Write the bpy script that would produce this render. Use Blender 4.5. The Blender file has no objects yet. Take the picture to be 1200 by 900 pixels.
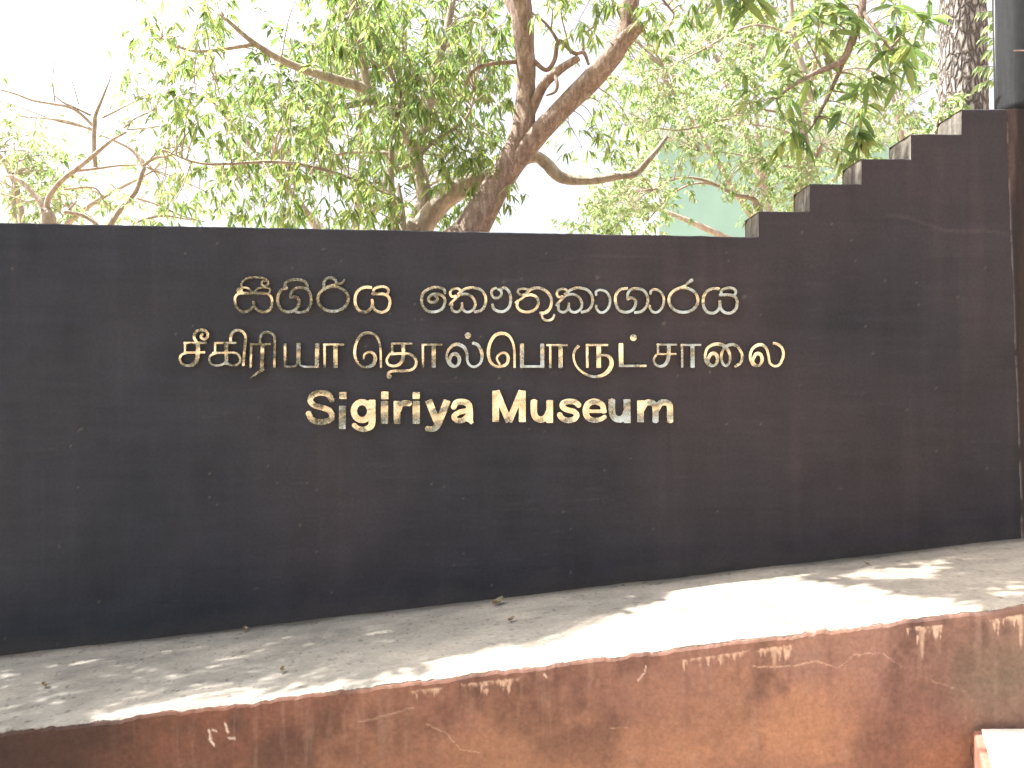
import bpy, math, random
import numpy as np
from mathutils import Vector

scene = bpy.context.scene
R = math.radians
rng = np.random.default_rng(7)
random.seed(7)

# ------------------------------------------------------------------ camera, sky, sun, exposure
EYE, DW, F = 1.85, 5.2, 1040.0          # eye height, distance to the wall, focal length in photo pixels (1200 wide)
cam_d = bpy.data.cameras.new("camera")
cam = bpy.data.objects.new("camera", cam_d)
scene.collection.objects.link(cam)
cam.location = (0, -DW, EYE)
cam.rotation_euler = (R(90), 0, 0)
cam_d.sensor_width = 36.0
cam_d.lens = 36.0 * F / 1200.0
cam_d.clip_start = 0.05
cam_d.clip_end = 6000
scene.camera = cam

TO_SUN = Vector((-0.56, 0.14, 1.0)).normalized()
elev = math.asin(TO_SUN.z)
azim = math.atan2(TO_SUN.x, TO_SUN.y)
world = bpy.data.worlds.new("World")
scene.world = world
world.use_nodes = True
wn = world.node_tree.nodes
bg = wn["Background"]
sky = wn.new("ShaderNodeTexSky")
sky.sky_type = 'NISHITA'
sky.sun_disc = False
sky.sun_elevation = elev
sky.sun_rotation = azim
sky.air_density = 0.8
sky.dust_density = 7.0
hs = wn.new("ShaderNodeHueSaturation")          # humid, milky tropical sky
hs.inputs["Saturation"].default_value = 0.42
world.node_tree.links.new(sky.outputs[0], hs.inputs["Color"])
world.node_tree.links.new(hs.outputs[0], bg.inputs[0])
bg.inputs[1].default_value = 0.14

sun_d = bpy.data.lights.new("sun", 'SUN')
sun_d.energy = 5.0
sun_d.angle = R(0.5)
sun_d.color = (1.0, 0.95, 0.88)
sun = bpy.data.objects.new("sun", sun_d)
scene.collection.objects.link(sun)
sun.rotation_euler = TO_SUN.to_track_quat('Z', 'Y').to_euler()
sun.location = TO_SUN * 30

scene.view_settings.view_transform = 'Standard'
scene.view_settings.look = 'None'
scene.view_settings.gamma = 1.0
scene.view_settings.use_curve_mapping = False
scene.view_settings.exposure = 1.75

# ------------------------------------------------------------------ helpers
def P(px, py, y):
    """point that stands at depth y (0 = wall face) and is seen at photo pixel px, py"""
    d = y + DW
    return np.array([(px - 600) / F * d, y, EYE + (450 - py) / F * d])

def proj(p):
    d = p[..., 1] + DW
    return 600 + p[..., 0] / d * F, 450 - (p[..., 2] - EYE) / d * F

def link(o, parent=None):
    scene.collection.objects.link(o)
    if parent is not None:
        o.parent = parent
    return o

def tag(o, label=None, cat=None, group=None, kind=None):
    for k, v in (("label", label), ("category", cat), ("group", group), ("kind", kind)):
        if v:
            o[k] = v
    return o

def empty(name, loc, label, cat, group=None):
    o = bpy.data.objects.new(name, None)
    o.empty_display_size = 0.2
    o.location = loc
    link(o)
    return tag(o, label, cat, group)

class MB:
    """collects vertices and faces of one mesh"""
    def __init__(self):
        self.v, self.f, self.n, self.var, self.mi = [], [], 0, [], []
    def add(self, verts, faces, var=None, mi=0):
        verts = np.asarray(verts, float)
        self.v.append(verts)
        off = self.n
        self.f.extend([tuple(i + off for i in f) for f in faces])
        self.mi.extend([mi] * len(faces))
        self.n += len(verts)
        self.var.append(np.full(len(verts), 0.5) if var is None else np.asarray(var, float))
    def build(self, name, mats, parent=None, smooth=False, origin=None, color=None):
        me = bpy.data.meshes.new(name)
        V = np.concatenate(self.v) if self.v else np.zeros((0, 3))
        o0 = np.zeros(3)
        if parent is not None:
            o0 = np.array(parent.matrix_world.translation) if False else np.array(parent.location)
        elif origin is not None:
            o0 = np.array(origin, float)
        me.from_pydata((V - o0).tolist(), [], self.f)
        at = me.attributes.new('var', 'FLOAT', 'POINT')
        at.data.foreach_set('value', np.concatenate(self.var).astype(np.float32))
        if color is not None:
            ca = me.attributes.new('paint', 'FLOAT_COLOR', 'POINT')
            ca.data.foreach_set('color', color.astype(np.float32).ravel())
        mats = mats if isinstance(mats, (list, tuple)) else [mats]
        for m in mats:
            me.materials.append(m)
        if len(mats) > 1:
            me.polygons.foreach_set('material_index', np.array(self.mi, dtype=np.int32))
        if smooth:
            me.polygons.foreach_set('use_smooth', np.ones(len(me.polygons), dtype=bool))
        me.update()
        o = bpy.data.objects.new(name, me)
        link(o, parent)
        if parent is None and origin is not None:
            o.location = origin
        return o

def catmull(pts, n=8, closed=False):
    pts = np.asarray(pts, float)
    if len(pts) < 3:
        t = np.linspace(0, 1, n + 1)[:, None]
        return pts[0] * (1 - t) + pts[-1] * t
    if closed:
        ext = np.vstack([pts[-1], pts, pts[0], pts[1]])
    else:
        ext = np.vstack([2 * pts[0] - pts[1], pts, 2 * pts[-1] - pts[-2]])
    out = []
    for i in range(1, len(ext) - 2):
        p0, p1, p2, p3 = ext[i - 1], ext[i], ext[i + 1], ext[i + 2]
        for t in np.arange(n) / n:
            out.append(0.5 * (2 * p1 + (p2 - p0) * t + (2 * p0 - 5 * p1 + 4 * p2 - p3) * t ** 2 + (3 * p1 - p0 - 3 * p2 + p3) * t ** 3))
    out.append(ext[-2])
    return np.array(out)

def hash3(ix, iy, iz, s):
    h = (ix * 374761393 + iy * 668265263 + iz * 2147483647 + s * 974634777) & 0xFFFFFFFF
    h = ((h ^ (h >> 13)) * 1274126177) & 0xFFFFFFFF
    return ((h ^ (h >> 16)) & 0xFFFF) / 65535.0

def vnoise(x, y, s=0):
    x = np.asarray(x, float); y = np.asarray(y, float)
    ix = np.floor(x).astype(np.int64); iy = np.floor(y).astype(np.int64)
    fx = x - ix; fy = y - iy
    fx = fx * fx * (3 - 2 * fx); fy = fy * fy * (3 - 2 * fy)
    z = np.zeros_like(ix)
    a = hash3(ix, iy, z, s); b = hash3(ix + 1, iy, z, s)
    c = hash3(ix, iy + 1, z, s); d = hash3(ix + 1, iy + 1, z, s)
    return (a * (1 - fx) + b * fx) * (1 - fy) + (c * (1 - fx) + d * fx) * fy

def fbm(x, y, s=0, o=4):
    v, a, t = 0, 0.5, 0
    for i in range(o):
        v = v + a * vnoise(x * 2 ** i, y * 2 ** i, s + i * 17)
        t += a; a *= 0.55
    return v / t

def tube(mb, pts, radii, sides=8, n=6, rough=0.0, seed=0, var=0.5, spline=True):
    pts = np.asarray(pts, float)
    k = len(pts)
    path = catmull(pts, n) if spline else pts
    radii = np.interp(np.linspace(0, k - 1, len(path)), np.arange(k), np.asarray(radii, float) * np.ones(k))
    T = np.gradient(path, axis=0)
    T /= np.linalg.norm(T, axis=1)[:, None] + 1e-9
    up = np.array([0.0, 1.0, 0.0])
    if abs(T[0] @ up) > 0.9:
        up = np.array([1.0, 0, 0])
    u = np.cross(T[0], up); u /= np.linalg.norm(u)
    verts = []
    ang = np.linspace(0, 2 * np.pi, sides, endpoint=False)
    s = 0.0
    for i, p in enumerate(path):
        u = u - T[i] * (u @ T[i]); u /= np.linalg.norm(u) + 1e-9
        w = np.cross(T[i], u)
        if i:
            s += np.linalg.norm(path[i] - path[i - 1])
        r = radii[i] * np.ones(sides)
        if rough:
            r = r * (1 + rough * (fbm(np.cos(ang) * 1.3 + seed * 3.1 + 5, np.sin(ang) * 1.3 + s * 4 + 9, seed, 3) - 0.5) * 2)
        verts.append(p + (np.cos(ang) * r)[:, None] * u + (np.sin(ang) * r)[:, None] * w)
    verts = np.concatenate(verts)
    faces = []
    for i in range(len(path) - 1):
        for j in range(sides):
            a = i * sides + j; b = i * sides + (j + 1) % sides
            faces.append((a, b, b + sides, a + sides))
    faces.append(tuple(range(sides))[::-1])
    e = (len(path) - 1) * sides
    faces.append(tuple(range(e, e + sides)))
    mb.add(verts, faces, np.full(len(verts), var))
    return path

def leaf_mesh(mb, base, d, length, width, sag=0.25, fold=0.3, simple=False):
    """many leaves at once: base points, directions, lengths, widths"""
    N = len(base)
    if N == 0:
        return
    d = d / (np.linalg.norm(d, axis=1)[:, None] + 1e-9)
    ref = rng.normal(size=(N, 3)) * 0.55 + np.array([0, 0, 1.0])
    side = np.cross(d, ref); side /= np.linalg.norm(side, axis=1)[:, None] + 1e-9
    nrm = np.cross(side, d)
    L = length[:, None]; Wd = width[:, None]
    down = np.array([0, 0, -1.0])
    var = rng.random(N)
    def at(t, w):
        c = base + d * L * t + down * L * sag * t * t
        return c, c + side * Wd * w + nrm * Wd * fold * w, c - side * Wd * w + nrm * Wd * fold * w
    if simple:
        c, l, r = at(0.45, 1.0)
        tip = at(1.0, 0)[0]
        V = np.stack([base, l, tip, r], 1).reshape(-1, 3)
        fs = []
        for i in range(N):
            o = i * 4
            fs.append((o, o + 2, o + 1)); fs.append((o, o + 3, o + 2))
        mb.add(V, fs, np.repeat(var, 4))
    else:
        c1, l1, r1 = at(0.3, 0.85); c2, l2, r2 = at(0.68, 0.8)
        tip = at(1.0, 0)[0]
        V = np.stack([base, l1, c1, r1, l2, c2, r2, tip], 1).reshape(-1, 3)
        fs = []
        for i in range(N):
            o = i * 8
            fs += [(o, o + 2, o + 1), (o, o + 3, o + 2), (o + 1, o + 2, o + 5, o + 4), (o + 2, o + 3, o + 6, o + 5),
                   (o + 4, o + 5, o + 7), (o + 5, o + 6, o + 7)]
        mb.add(V, fs, np.repeat(var, 8))

def unit(v):
    return v / (np.linalg.norm(v) + 1e-9)

def grow(wood, leaves, limb_pts, centres, spread, tips, per_tip, L, W, droop=0.7, simple=False, twig=0.006, keep=None, sag=0.25, mid_up=0.12):
    """twigs from the nearest limb point to every cluster centre, tips round it, leaves round the tips"""
    B, D, LL = [], [], []
    limb_pts = np.asarray(limb_pts)
    for c in centres:
        q = limb_pts[np.argmin(np.linalg.norm(limb_pts - c, axis=1))]
        m = (q + c) / 2 + rng.normal(size=3) * 0.06 * np.linalg.norm(q - c) + np.array([0, 0, mid_up * np.linalg.norm(q - c)])
        if np.linalg.norm(q - c) > 0.03:
            tube(wood, [q, m, c], [twig * 1.8, twig * 1.2, twig * 0.7], 5, 4)
        od = unit(c - q + np.array([0, 0, 0.001]))
        for _ in range(tips):
            t = c + rng.normal(size=3) * spread + od * spread * 0.4
            if keep is not None and not keep(t):
                continue
            tube(wood, [c, (c + t) / 2 + rng.normal(size=3) * 0.02, t], [twig * 0.6, twig * 0.5, twig * 0.3], 3, 2)
            td = unit(t - c)
            k = per_tip
            f = rng.random(k)[:, None] * 0.55
            b = t * (1 - f) + c * f
            rd = rng.normal(size=(k, 3))
            rd[:, 2] *= 0.5
            rd /= np.linalg.norm(rd, axis=1)[:, None]
            dd = rd + td * 0.5 + np.array([0, 0, -droop])
            B.append(b); D.append(dd)
            LL.append(L * rng.uniform(0.6, 1.25, k))
    if B:
        B = np.concatenate(B); D = np.concatenate(D); LL = np.concatenate(LL)
        leaf_mesh(leaves, B, D, LL, LL * W * rng.uniform(0.8, 1.2, len(LL)), sag=sag, simple=simple)

# ------------------------------------------------------------------ materials
def mat(name):
    m = bpy.data.materials.new(name)
    m.use_nodes = True
    nt = m.node_tree
    b = nt.nodes["Principled BSDF"]
    return m, nt, b

def N(nt, t, **kw):
    n = nt.nodes.new(t)
    for k, v in kw.items():
        setattr(n, k, v)
    return n

def noise(nt, vec, scale, detail=5, rough=0.6, dist=0.0):
    n = N(nt, "ShaderNodeTexNoise")
    n.inputs["Scale"].default_value = scale
    n.inputs["Detail"].default_value = detail
    n.inputs["Roughness"].default_value = rough
    n.inputs["Distortion"].default_value = dist
    nt.links.new(vec, n.inputs["Vector"])
    return n.outputs["Fac"]

def ramp(nt, fac, stops):
    n = N(nt, "ShaderNodeValToRGB")
    el = n.color_ramp.elements
    while len(el) < len(stops):
        el.new(0.5)
    for e, (p, c) in zip(el, stops):
        e.position = p
        e.color = (*c, 1) if len(c) == 3 else c
    nt.links.new(fac, n.inputs[0])
    return n.outputs[0]

def mixc(nt, fac, a, b, mode='MIX'):
    n = N(nt, "ShaderNodeMix", data_type='RGBA', blend_type=mode)
    for sock, val in ((n.inputs[0], fac), (n.inputs[6], a), (n.inputs[7], b)):
        if isinstance(val, (int, float)):
            sock.default_value = val
        elif isinstance(val, tuple):
            sock.default_value = (*val, 1)
        else:
            nt.links.new(val, sock)
    return n.outputs[2]

def coords(nt, scale=None, kind="Object"):
    tc = N(nt, "ShaderNodeTexCoord")
    if scale is None:
        return tc.outputs[kind]
    mp = N(nt, "ShaderNodeMapping")
    mp.inputs["Scale"].default_value = scale
    nt.links.new(tc.outputs[kind], mp.inputs["Vector"])
    return mp.outputs[0]

def bump(nt, b, h, strength=0.3, dist=0.01, chain=None):
    n = N(nt, "ShaderNodeBump")
    n.inputs["Strength"].default_value = strength
    n.inputs["Distance"].default_value = dist
    nt.links.new(h, n.inputs["Height"])
    if chain is not None:
        nt.links.new(chain, n.inputs["Normal"])
    if b is not None:
        nt.links.new(n.outputs[0], b.inputs["Normal"])
    return n.outputs[0]

def painted(name, rough=0.6, bump_s=0.25, fine=60, coarse=7, spec=0.4):
    """a surface whose paint, stains and chips come from the mesh's own 'paint' colours, with fine grain"""
    m, nt, b = mat(name)
    a = N(nt, "ShaderNodeAttribute", attribute_name='paint')
    co = coords(nt)
    g = noise(nt, co, fine, 6, 0.65)
    gcol = ramp(nt, g, [(0.3, (0.82, 0.82, 0.82)), (0.7, (1.15, 1.15, 1.15))])
    c = mixc(nt, 1.0, a.outputs["Color"], gcol, 'MULTIPLY')
    nt.links.new(c, b.inputs["Base Color"])
    b.inputs["Roughness"].default_value = rough
    b.inputs["Specular IOR Level"].default_value = spec
    n1 = bump(nt, None, noise(nt, co, coarse, 3, 0.5), 0.25, 0.02)
    bump(nt, b, g, bump_s, 0.004, n1)
    return m

M_WALL = painted("dark_wall_paint", rough=0.58, bump_s=0.5, fine=55, coarse=5, spec=0.2)
M_RED = painted("red_wall_plaster", rough=0.75, bump_s=0.4, fine=55, coarse=9, spec=0.3)
M_PAVE = painted("cement_pavement", rough=0.85, bump_s=0.45, fine=45, coarse=8, spec=0.25)

def m_plaster():
    m, nt, b = mat("grey_plaster_edge")
    co = coords(nt)
    st = noise(nt, coords(nt, (6, 30, 1.5)), 1.0, 5, 0.6)
    n2 = noise(nt, co, 25, 5, 0.6)
    c = ramp(nt, st, [(0.3, (0.06, 0.053, 0.045)), (0.5, (0.12, 0.108, 0.092)), (0.62, (0.18, 0.165, 0.145)), (0.74, (0.45, 0.42, 0.38))])
    c = mixc(nt, 0.35, c, ramp(nt, n2, [(0.35, (0.05, 0.045, 0.04)), (0.65, (0.2, 0.185, 0.165))]))
    nt.links.new(c, b.inputs["Base Color"])
    b.inputs["Roughness"].default_value = 0.85
    bump(nt, b, n2, 0.4, 0.01)
    return m
M_EDGE = m_plaster()

def m_leaf(name, cols, trans, mix=0.45, rough=0.42):
    m, nt, b = mat(name)
    a = N(nt, "ShaderNodeAttribute", attribute_name='var')
    c = ramp(nt, a.outputs["Fac"], [(i / (len(cols) - 1), k) for i, k in enumerate(cols)])
    nt.links.new(c, b.inputs["Base Color"])
    b.inputs["Roughness"].default_value = rough
    t = N(nt, "ShaderNodeBsdfTranslucent")
    tc = ramp(nt, a.outputs["Fac"], [(i / (len(trans) - 1), k) for i, k in enumerate(trans)])
    nt.links.new(tc, t.inputs["Color"])
    mx = N(nt, "ShaderNodeMixShader")
    mx.inputs[0].default_value = mix
    nt.links.new(b.outputs[0], mx.inputs[1])
    nt.links.new(t.outputs[0], mx.inputs[2])
    nt.links.new(mx.outputs[0], nt.nodes["Material Output"].inputs["Surface"])
    return m
M_LEAF_MAIN = m_leaf("mango_leaf", [(.075, .115, .055), (.095, .14, .065), (.115, .155, .07), (.14, .17, .075)],
                     [(.20, .34, .10), (.27, .42, .12), (.36, .48, .13), (.46, .52, .16)], 0.5, 0.36)
M_LEAF_PALE = m_leaf("feathery_leaf", [(.06, .11, .045), (.08, .13, .05), (.11, .14, .07)],
                     [(.30, .46, .18), (.40, .54, .22), (.52, .58, .30)], 0.6)
M_LEAF_SHADE = m_leaf("shade_coloured_leaf", [(.015, .03, .012), (.022, .04, .016), (.03, .048, .02)], [(.02, .05, .012), (.03, .06, .016), (.04, .07, .02)], 0.25, 0.6)  # crown shade put into the leaf colour for dark reflections in the brass
M_LEAF_DARK = m_leaf("far_leaf", [(.03, .06, .02), (.05, .09, .03), (.07, .11, .03)],
                     [(.16, .27, .07), (.22, .34, .09), (.28, .38, .10)], 0.45)

def m_bark(name, c1, c2, c3, scale=(14, 14, 3), fine=30):
    m, nt, b = mat(name)
    n1 = noise(nt, coords(nt, scale), 1.0, 6, 0.65, 0.6)
    n2 = noise(nt, coords(nt), fine, 5, 0.7)
    c = ramp(nt, n1, [(0.3, c1), (0.5, c2), (0.68, c3)])
    c = mixc(nt, 0.3, c, ramp(nt, n2, [(0.35, c1), (0.7, c3)]))
    nt.links.new(c, b.inputs["Base Color"])
    b.inputs["Roughness"].default_value = 0.85
    k = bump(nt, None, n1, 0.7, 0.03)
    bump(nt, b, n2, 0.5, 0.008, k)
    return m
M_BARK = m_bark("brown_bark", (.12, .075, .058), (.27, .19, .152), (.50, .40, .34), (26, 26, 9), 60)
M_BARK_GREY = m_bark("grey_brown_bark", (.17, .14, .11), (.34, .28, .22), (.52, .45, .37))
M_BARK_PALE = m_bark("pale_bark", (.24, .19, .14), (.38, .31, .25), (.50, .43, .36))

def m_furrow():
    m, nt, b = mat("furrowed_bark")
    tc = coords(nt, (27, 27, 9))
    dn = N(nt, "ShaderNodeTexNoise"); dn.inputs["Scale"].default_value = 0.7; dn.inputs["Detail"].default_value = 4
    nt.links.new(tc, dn.inputs["Vector"])
    va = N(nt, "ShaderNodeVectorMath", operation='MULTIPLY_ADD')
    nt.links.new(dn.outputs["Color"], va.inputs[0]); va.inputs[1].default_value = (1.4, 1.4, 1.4)
    nt.links.new(tc, va.inputs[2])
    vo = N(nt, "ShaderNodeTexVoronoi", feature='DISTANCE_TO_EDGE')
    vo.inputs["Scale"].default_value = 1.0
    nt.links.new(va.outputs[0], vo.inputs["Vector"])
    g = noise(nt, coords(nt), 40, 5, 0.7)
    c = ramp(nt, vo.outputs["Distance"], [(0.0, (.06, .048, .042)), (0.10, (.18, .15, .135)), (0.25, (.46, .41, .375)), (0.7, (.60, .55, .52))])
    c = mixc(nt, 0.25, c, ramp(nt, g, [(0.3, (.08, .07, .06)), (0.7, (.5, .46, .42))]))
    nt.links.new(c, b.inputs["Base Color"])
    b.inputs["Roughness"].default_value = 0.9
    h = ramp(nt, vo.outputs["Distance"], [(0.0, (0, 0, 0)), (0.25, (.8, .8, .8)), (0.6, (1, 1, 1))])
    k = bump(nt, None, h, 1.0, 0.03)
    bump(nt, b, g, 0.5, 0.01, k)
    return m
M_FURROW = m_furrow()

def m_brass():
    m, nt, b = mat("polished_brass")
    co = coords(nt, kind="Object")
    b.inputs["Metallic"].default_value = 1.0
    b.inputs["Roughness"].default_value = 0.2
    n1 = noise(nt, co, 14, 3, 0.55)
    n2 = noise(nt, co, 70, 4, 0.6)
    c = ramp(nt, n1, [(0.32, (.54, .49, .36)), (0.5, (.72, .67, .51)), (0.7, (.86, .82, .68))])
    spot = ramp(nt, n2, [(0.30, (.7, .66, .58)), (0.42, (1, 1, 1))])
    c = mixc(nt, 1.0, c, spot, 'MULTIPLY')
    nt.links.new(c, b.inputs["Base Color"])
    rr = ramp(nt, n2, [(0.35, (.32, .32, .32)), (0.6, (.16, .16, .16))])
    nt.links.new(rr, b.inputs["Roughness"])
    k = bump(nt, None, noise(nt, co, 5, 2, 0.45), 0.9, 0.035)
    bump(nt, b, n2, 0.06, 0.002, k)
    return m
M_BRASS = m_brass()

def m_simple(name, c1, c2, sc=8, rough=0.85, bs=0.3, fine=None):
    m, nt, b = mat(name)
    co = coords(nt)
    n1 = noise(nt, co, sc, 6, 0.65)
    c = ramp(nt, n1, [(0.3, c1), (0.7, c2)])
    nt.links.new(c, b.inputs["Base Color"])
    b.inputs["Roughness"].default_value = rough
    bump(nt, b, noise(nt, co, fine or sc * 5, 5, 0.65), bs, 0.01)
    return m
M_EARTH = m_simple("red_earth", (.30, .22, .15), (.42, .32, .23), 1.2, fine=30)
M_TEAL = m_simple("teal_wall_paint", (.30, .50, .46), (.36, .57, .52), 0.8, 0.7, 0.1)
M_ROOF = m_simple("roof_slab", (.46, .56, .53), (.55, .64, .60), 2)
M_BLOCK = m_simple("cream_cement", (.55, .50, .42), (.68, .63, .54), 6)
M_PINK = m_simple("pink_plaster_rim", (.22, .09, .06), (.32, .15, .11), 9)
M_DRY = m_simple("dry_leaf", (.16, .12, .07), (.34, .27, .17), 30, 0.7)

def m_column():
    m, nt, b = mat("grey_column_sun_streaks")
    n1 = noise(nt, coords(nt, (22, 22, 1.6)), 1.0, 5, 0.6, 0.4)
    n2 = noise(nt, coords(nt), 30, 5, 0.6)
    c = ramp(nt, n1, [(0.35, (.016, .0175, .021)), (0.58, (.026, .028, .033)), (0.66, (.05, .051, .056)), (0.71, (.42, .41, .41))])  # palest stop paints the sun's streaks into the column colour
    c = mixc(nt, 0.2, c, ramp(nt, n2, [(0.3, (.012, .0125, .015)), (0.7, (.045, .046, .052))]))
    nt.links.new(c, b.inputs["Base Color"])
    b.inputs["Roughness"].default_value = 0.7
    b.inputs["Specular IOR Level"].default_value = 0.2
    bump(nt, b, n2, 0.2, 0.005)
    return m
M_COLUMN = m_column()

# ------------------------------------------------------------------ the sunlit patches on the pavement (photo pixels): gaps left in the canopy overhead
LIT_POLY = np.array([(440, 818), (515, 786), (575, 766), (640, 748), (690, 728), (752, 714), (800, 694), (860, 684), (930, 682), (985, 682),
                     (1045, 690), (1060, 700), (1120, 704), (1165, 714), (1100, 740), (900, 775), (700, 800), (520, 818)], float)
LIT_SPOTS = [(135, 838, 48, 6), (200, 828, 60, 10), (265, 812, 60, 13), (330, 812, 45, 8), (400, 800, 30, 10), (450, 808, 50, 7), (470, 776, 12, 6),
             (225, 787, 36, 5), (272, 777, 16, 4), (385, 786, 22, 6), (440, 734, 20, 3), (481, 738, 10, 3), (355, 762, 11, 3), (60, 783, 11, 3), (300, 822, 60, 9),
             (1108, 658, 42, 6), (1050, 668, 40, 7), (1010, 672, 30, 4), (940, 676, 24, 5), (880, 686, 30, 5), (1085, 672, 36, 5), (560, 800, 50, 9),
             (820, 688, 40, 6), (232, 806, 20, 4), (180, 812, 16, 4), (420, 820, 40, 8)]
LIT_STRIP = np.array([(95, 843), (160, 827), (230, 813), (290, 801), (330, 806), (420, 797), (520, 778), (520, 806), (300, 836), (100, 858)], float)
def in_poly(px, py, poly):
    inside = False
    j = len(poly) - 1
    for i in range(len(poly)):
        xi, yi = poly[i]; xj, yj = poly[j]
        if (yi > py) != (yj > py) and px < (xj - xi) * (py - yi) / (yj - yi) + xi:
            inside = not inside
        j = i
    return inside
def lit_at(px, py):
    if in_poly(px, py, LIT_POLY) or (in_poly(px, py, LIT_STRIP) and fbm(np.array([px / 22.0]), np.array([py / 9.0]), 400, 2)[0] > 0.36):
        return True
    for cx, cy, rx, ry in LIT_SPOTS:
        ddy = py - cy + (px - cx) * 0.12
        if ((px - cx) / (rx * .8)) ** 2 + (ddy / (ry * .72)) ** 2 < 1:
            return True
    return False

def ledge_z(x):
    return EYE - 1.245 + 0.115 * x
def front_y(x):
    return -1.307 + 0.029 * x
SUNV = np.array(TO_SUN)
def pavement_hit(p):
    """where the sun's ray through p meets the pavement"""
    # z - s*Sz = EYE-1.245+.115*(x - s*Sx)
    s = (p[2] - ledge_z(p[0])) / (SUNV[2] - 0.115 * SUNV[0])
    return p - SUNV * s

# ------------------------------------------------------------------ ground
mb = MB()
mb.add([(-3000, -3000, 0), (3000, -3000, 0), (3000, 3000, 0), (-3000, 3000, 0)], [(0, 1, 2, 3)])
tag(mb.build("ground", M_EARTH), kind="structure")

# ------------------------------------------------------------------ pavement (sloping) and red retaining wall
xs = np.concatenate([np.linspace(-5.2, -2.9, 40, endpoint=False), np.linspace(-2.9, 3.0, 640, endpoint=False), np.linspace(3.0, 5.0, 30)])
chip = (fbm(xs * 10, xs * 0 + 2, 3, 5) - 0.5) * 0.034 + np.maximum(0, fbm(xs * 16, xs * 0 + 7, 5, 3) - 0.58) * 0.08
ts = np.concatenate([np.linspace(0, 0.9, 60, endpoint=False), np.linspace(0.9, 1.0, 16)])
def chipped(x):
    return np.clip((fbm(x * 9, x * 0 + 1, 35, 4) - 0.5) * 0.05, 0, 0.008) + np.clip((vnoise(x * 30, x * 0, 36) - 0.5) * 0.008, 0, 1) + np.clip((vnoise(x * 80, x * 0, 37) - 0.5) * 0.004, 0, 1)
X, T = np.meshgrid(xs, ts)
YF = front_y(xs) + 0.007 + np.abs(chip) * 0.8 + (vnoise(xs * 120, xs * 0, 6) - 0.5) * 0.004
YB = -0.002
Yv = YB + (YF[None, :] - YB) * T
Zv = ledge_z(X) + (fbm(X * 2.2 + 3, Yv * 2.2, 11, 3) - 0.5) * 0.012 + (fbm(X * 14, Yv * 14 + 4, 12, 3) - 0.5) * 0.004
edge_round = np.clip((T - 0.985) / 0.015, 0, 1)
Zv = Zv - edge_round ** 2 * 0.004 - np.clip((T - 0.968) / 0.03, 0, 1) ** 1.5 * chipped(X)
nx, nt_ = len(xs), len(ts)
V = np.stack([X, Yv, Zv], -1).reshape(-1, 3)
faces = [(j * nx + i, (j + 1) * nx + i, (j + 1) * nx + i + 1, j * nx + i + 1) for j in range(nt_ - 1) for i in range(nx - 1)]
low = np.stack([xs, YF, Zv[-1] - 0.02], -1)
base_i = len(V)
faces += [((nt_ - 1) * nx + i, base_i + i, base_i + i + 1, (nt_ - 1) * nx + i + 1) for i in range(nx - 1)]
b2 = base_i + nx
rear = np.stack([xs, np.full(nx, YB), Zv[0] - 0.02], -1)
faces += [(i, i + 1, b2 + i + 1, b2 + i) for i in range(nx - 1)]
faces += [(base_i + i, b2 + i, b2 + i + 1, base_i + i + 1) for i in range(nx - 1)]
V = np.concatenate([V, low, rear])
n_a = fbm(V[:, 0] * 1.4, V[:, 1] * 2.2 + 5, 21, 5)
n_b = fbm(V[:, 0] * 7 + 2, V[:, 1] * 11, 22, 4)
n_c = fbm(V[:, 0] * 40, V[:, 1] * 40, 23, 2)
g = 0.262 + (n_a - 0.5) * 0.22 + (n_b - 0.5) * 0.14
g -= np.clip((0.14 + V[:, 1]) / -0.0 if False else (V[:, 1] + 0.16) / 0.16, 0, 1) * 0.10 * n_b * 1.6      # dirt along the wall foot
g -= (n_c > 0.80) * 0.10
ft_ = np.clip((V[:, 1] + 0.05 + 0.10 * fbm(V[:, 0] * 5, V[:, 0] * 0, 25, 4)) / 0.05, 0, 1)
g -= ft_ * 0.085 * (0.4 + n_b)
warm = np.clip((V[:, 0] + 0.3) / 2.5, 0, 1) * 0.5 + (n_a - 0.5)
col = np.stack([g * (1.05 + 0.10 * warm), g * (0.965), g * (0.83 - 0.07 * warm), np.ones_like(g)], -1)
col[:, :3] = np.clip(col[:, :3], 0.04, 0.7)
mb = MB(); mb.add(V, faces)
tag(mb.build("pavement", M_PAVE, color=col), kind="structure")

def seg_dist(x, z, pts):
    d = np.full(x.shape, 9.0)
    for (x0, z0), (x1, z1) in zip(pts[:-1], pts[1:]):
        l2 = (x1 - x0) ** 2 + (z1 - z0) ** 2
        t = np.clip(((x - x0) * (x1 - x0) + (z - z0) * (z1 - z0)) / l2, 0, 1)
        d = np.minimum(d, np.hypot(x - x0 - t * (x1 - x0), z - z0 - t * (z1 - z0)))
    return d

def red_px(px, py):
    """photo pixel on the red face -> x, z"""
    y = -1.30
    for _ in range(3):
        d = y + DW
        x = (px - 600) / F * d
        y = front_y(x)
    return x, EYE + (450 - py) / F * (y + DW)

xs = np.concatenate([np.linspace(-5.2, -2.5, 50, endpoint=False), np.linspace(-2.5, 2.5, 1000, endpoint=False), np.linspace(2.5, 5.0, 50)])
rows = 130
zt = ledge_z(xs) - 0.007 + (fbm(xs * 8, xs * 0 + 3, 31, 4) - 0.5) * 0.008 - chipped(xs)
tt = np.linspace(0, 1, rows)
X, T = np.meshgrid(xs, tt)
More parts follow.
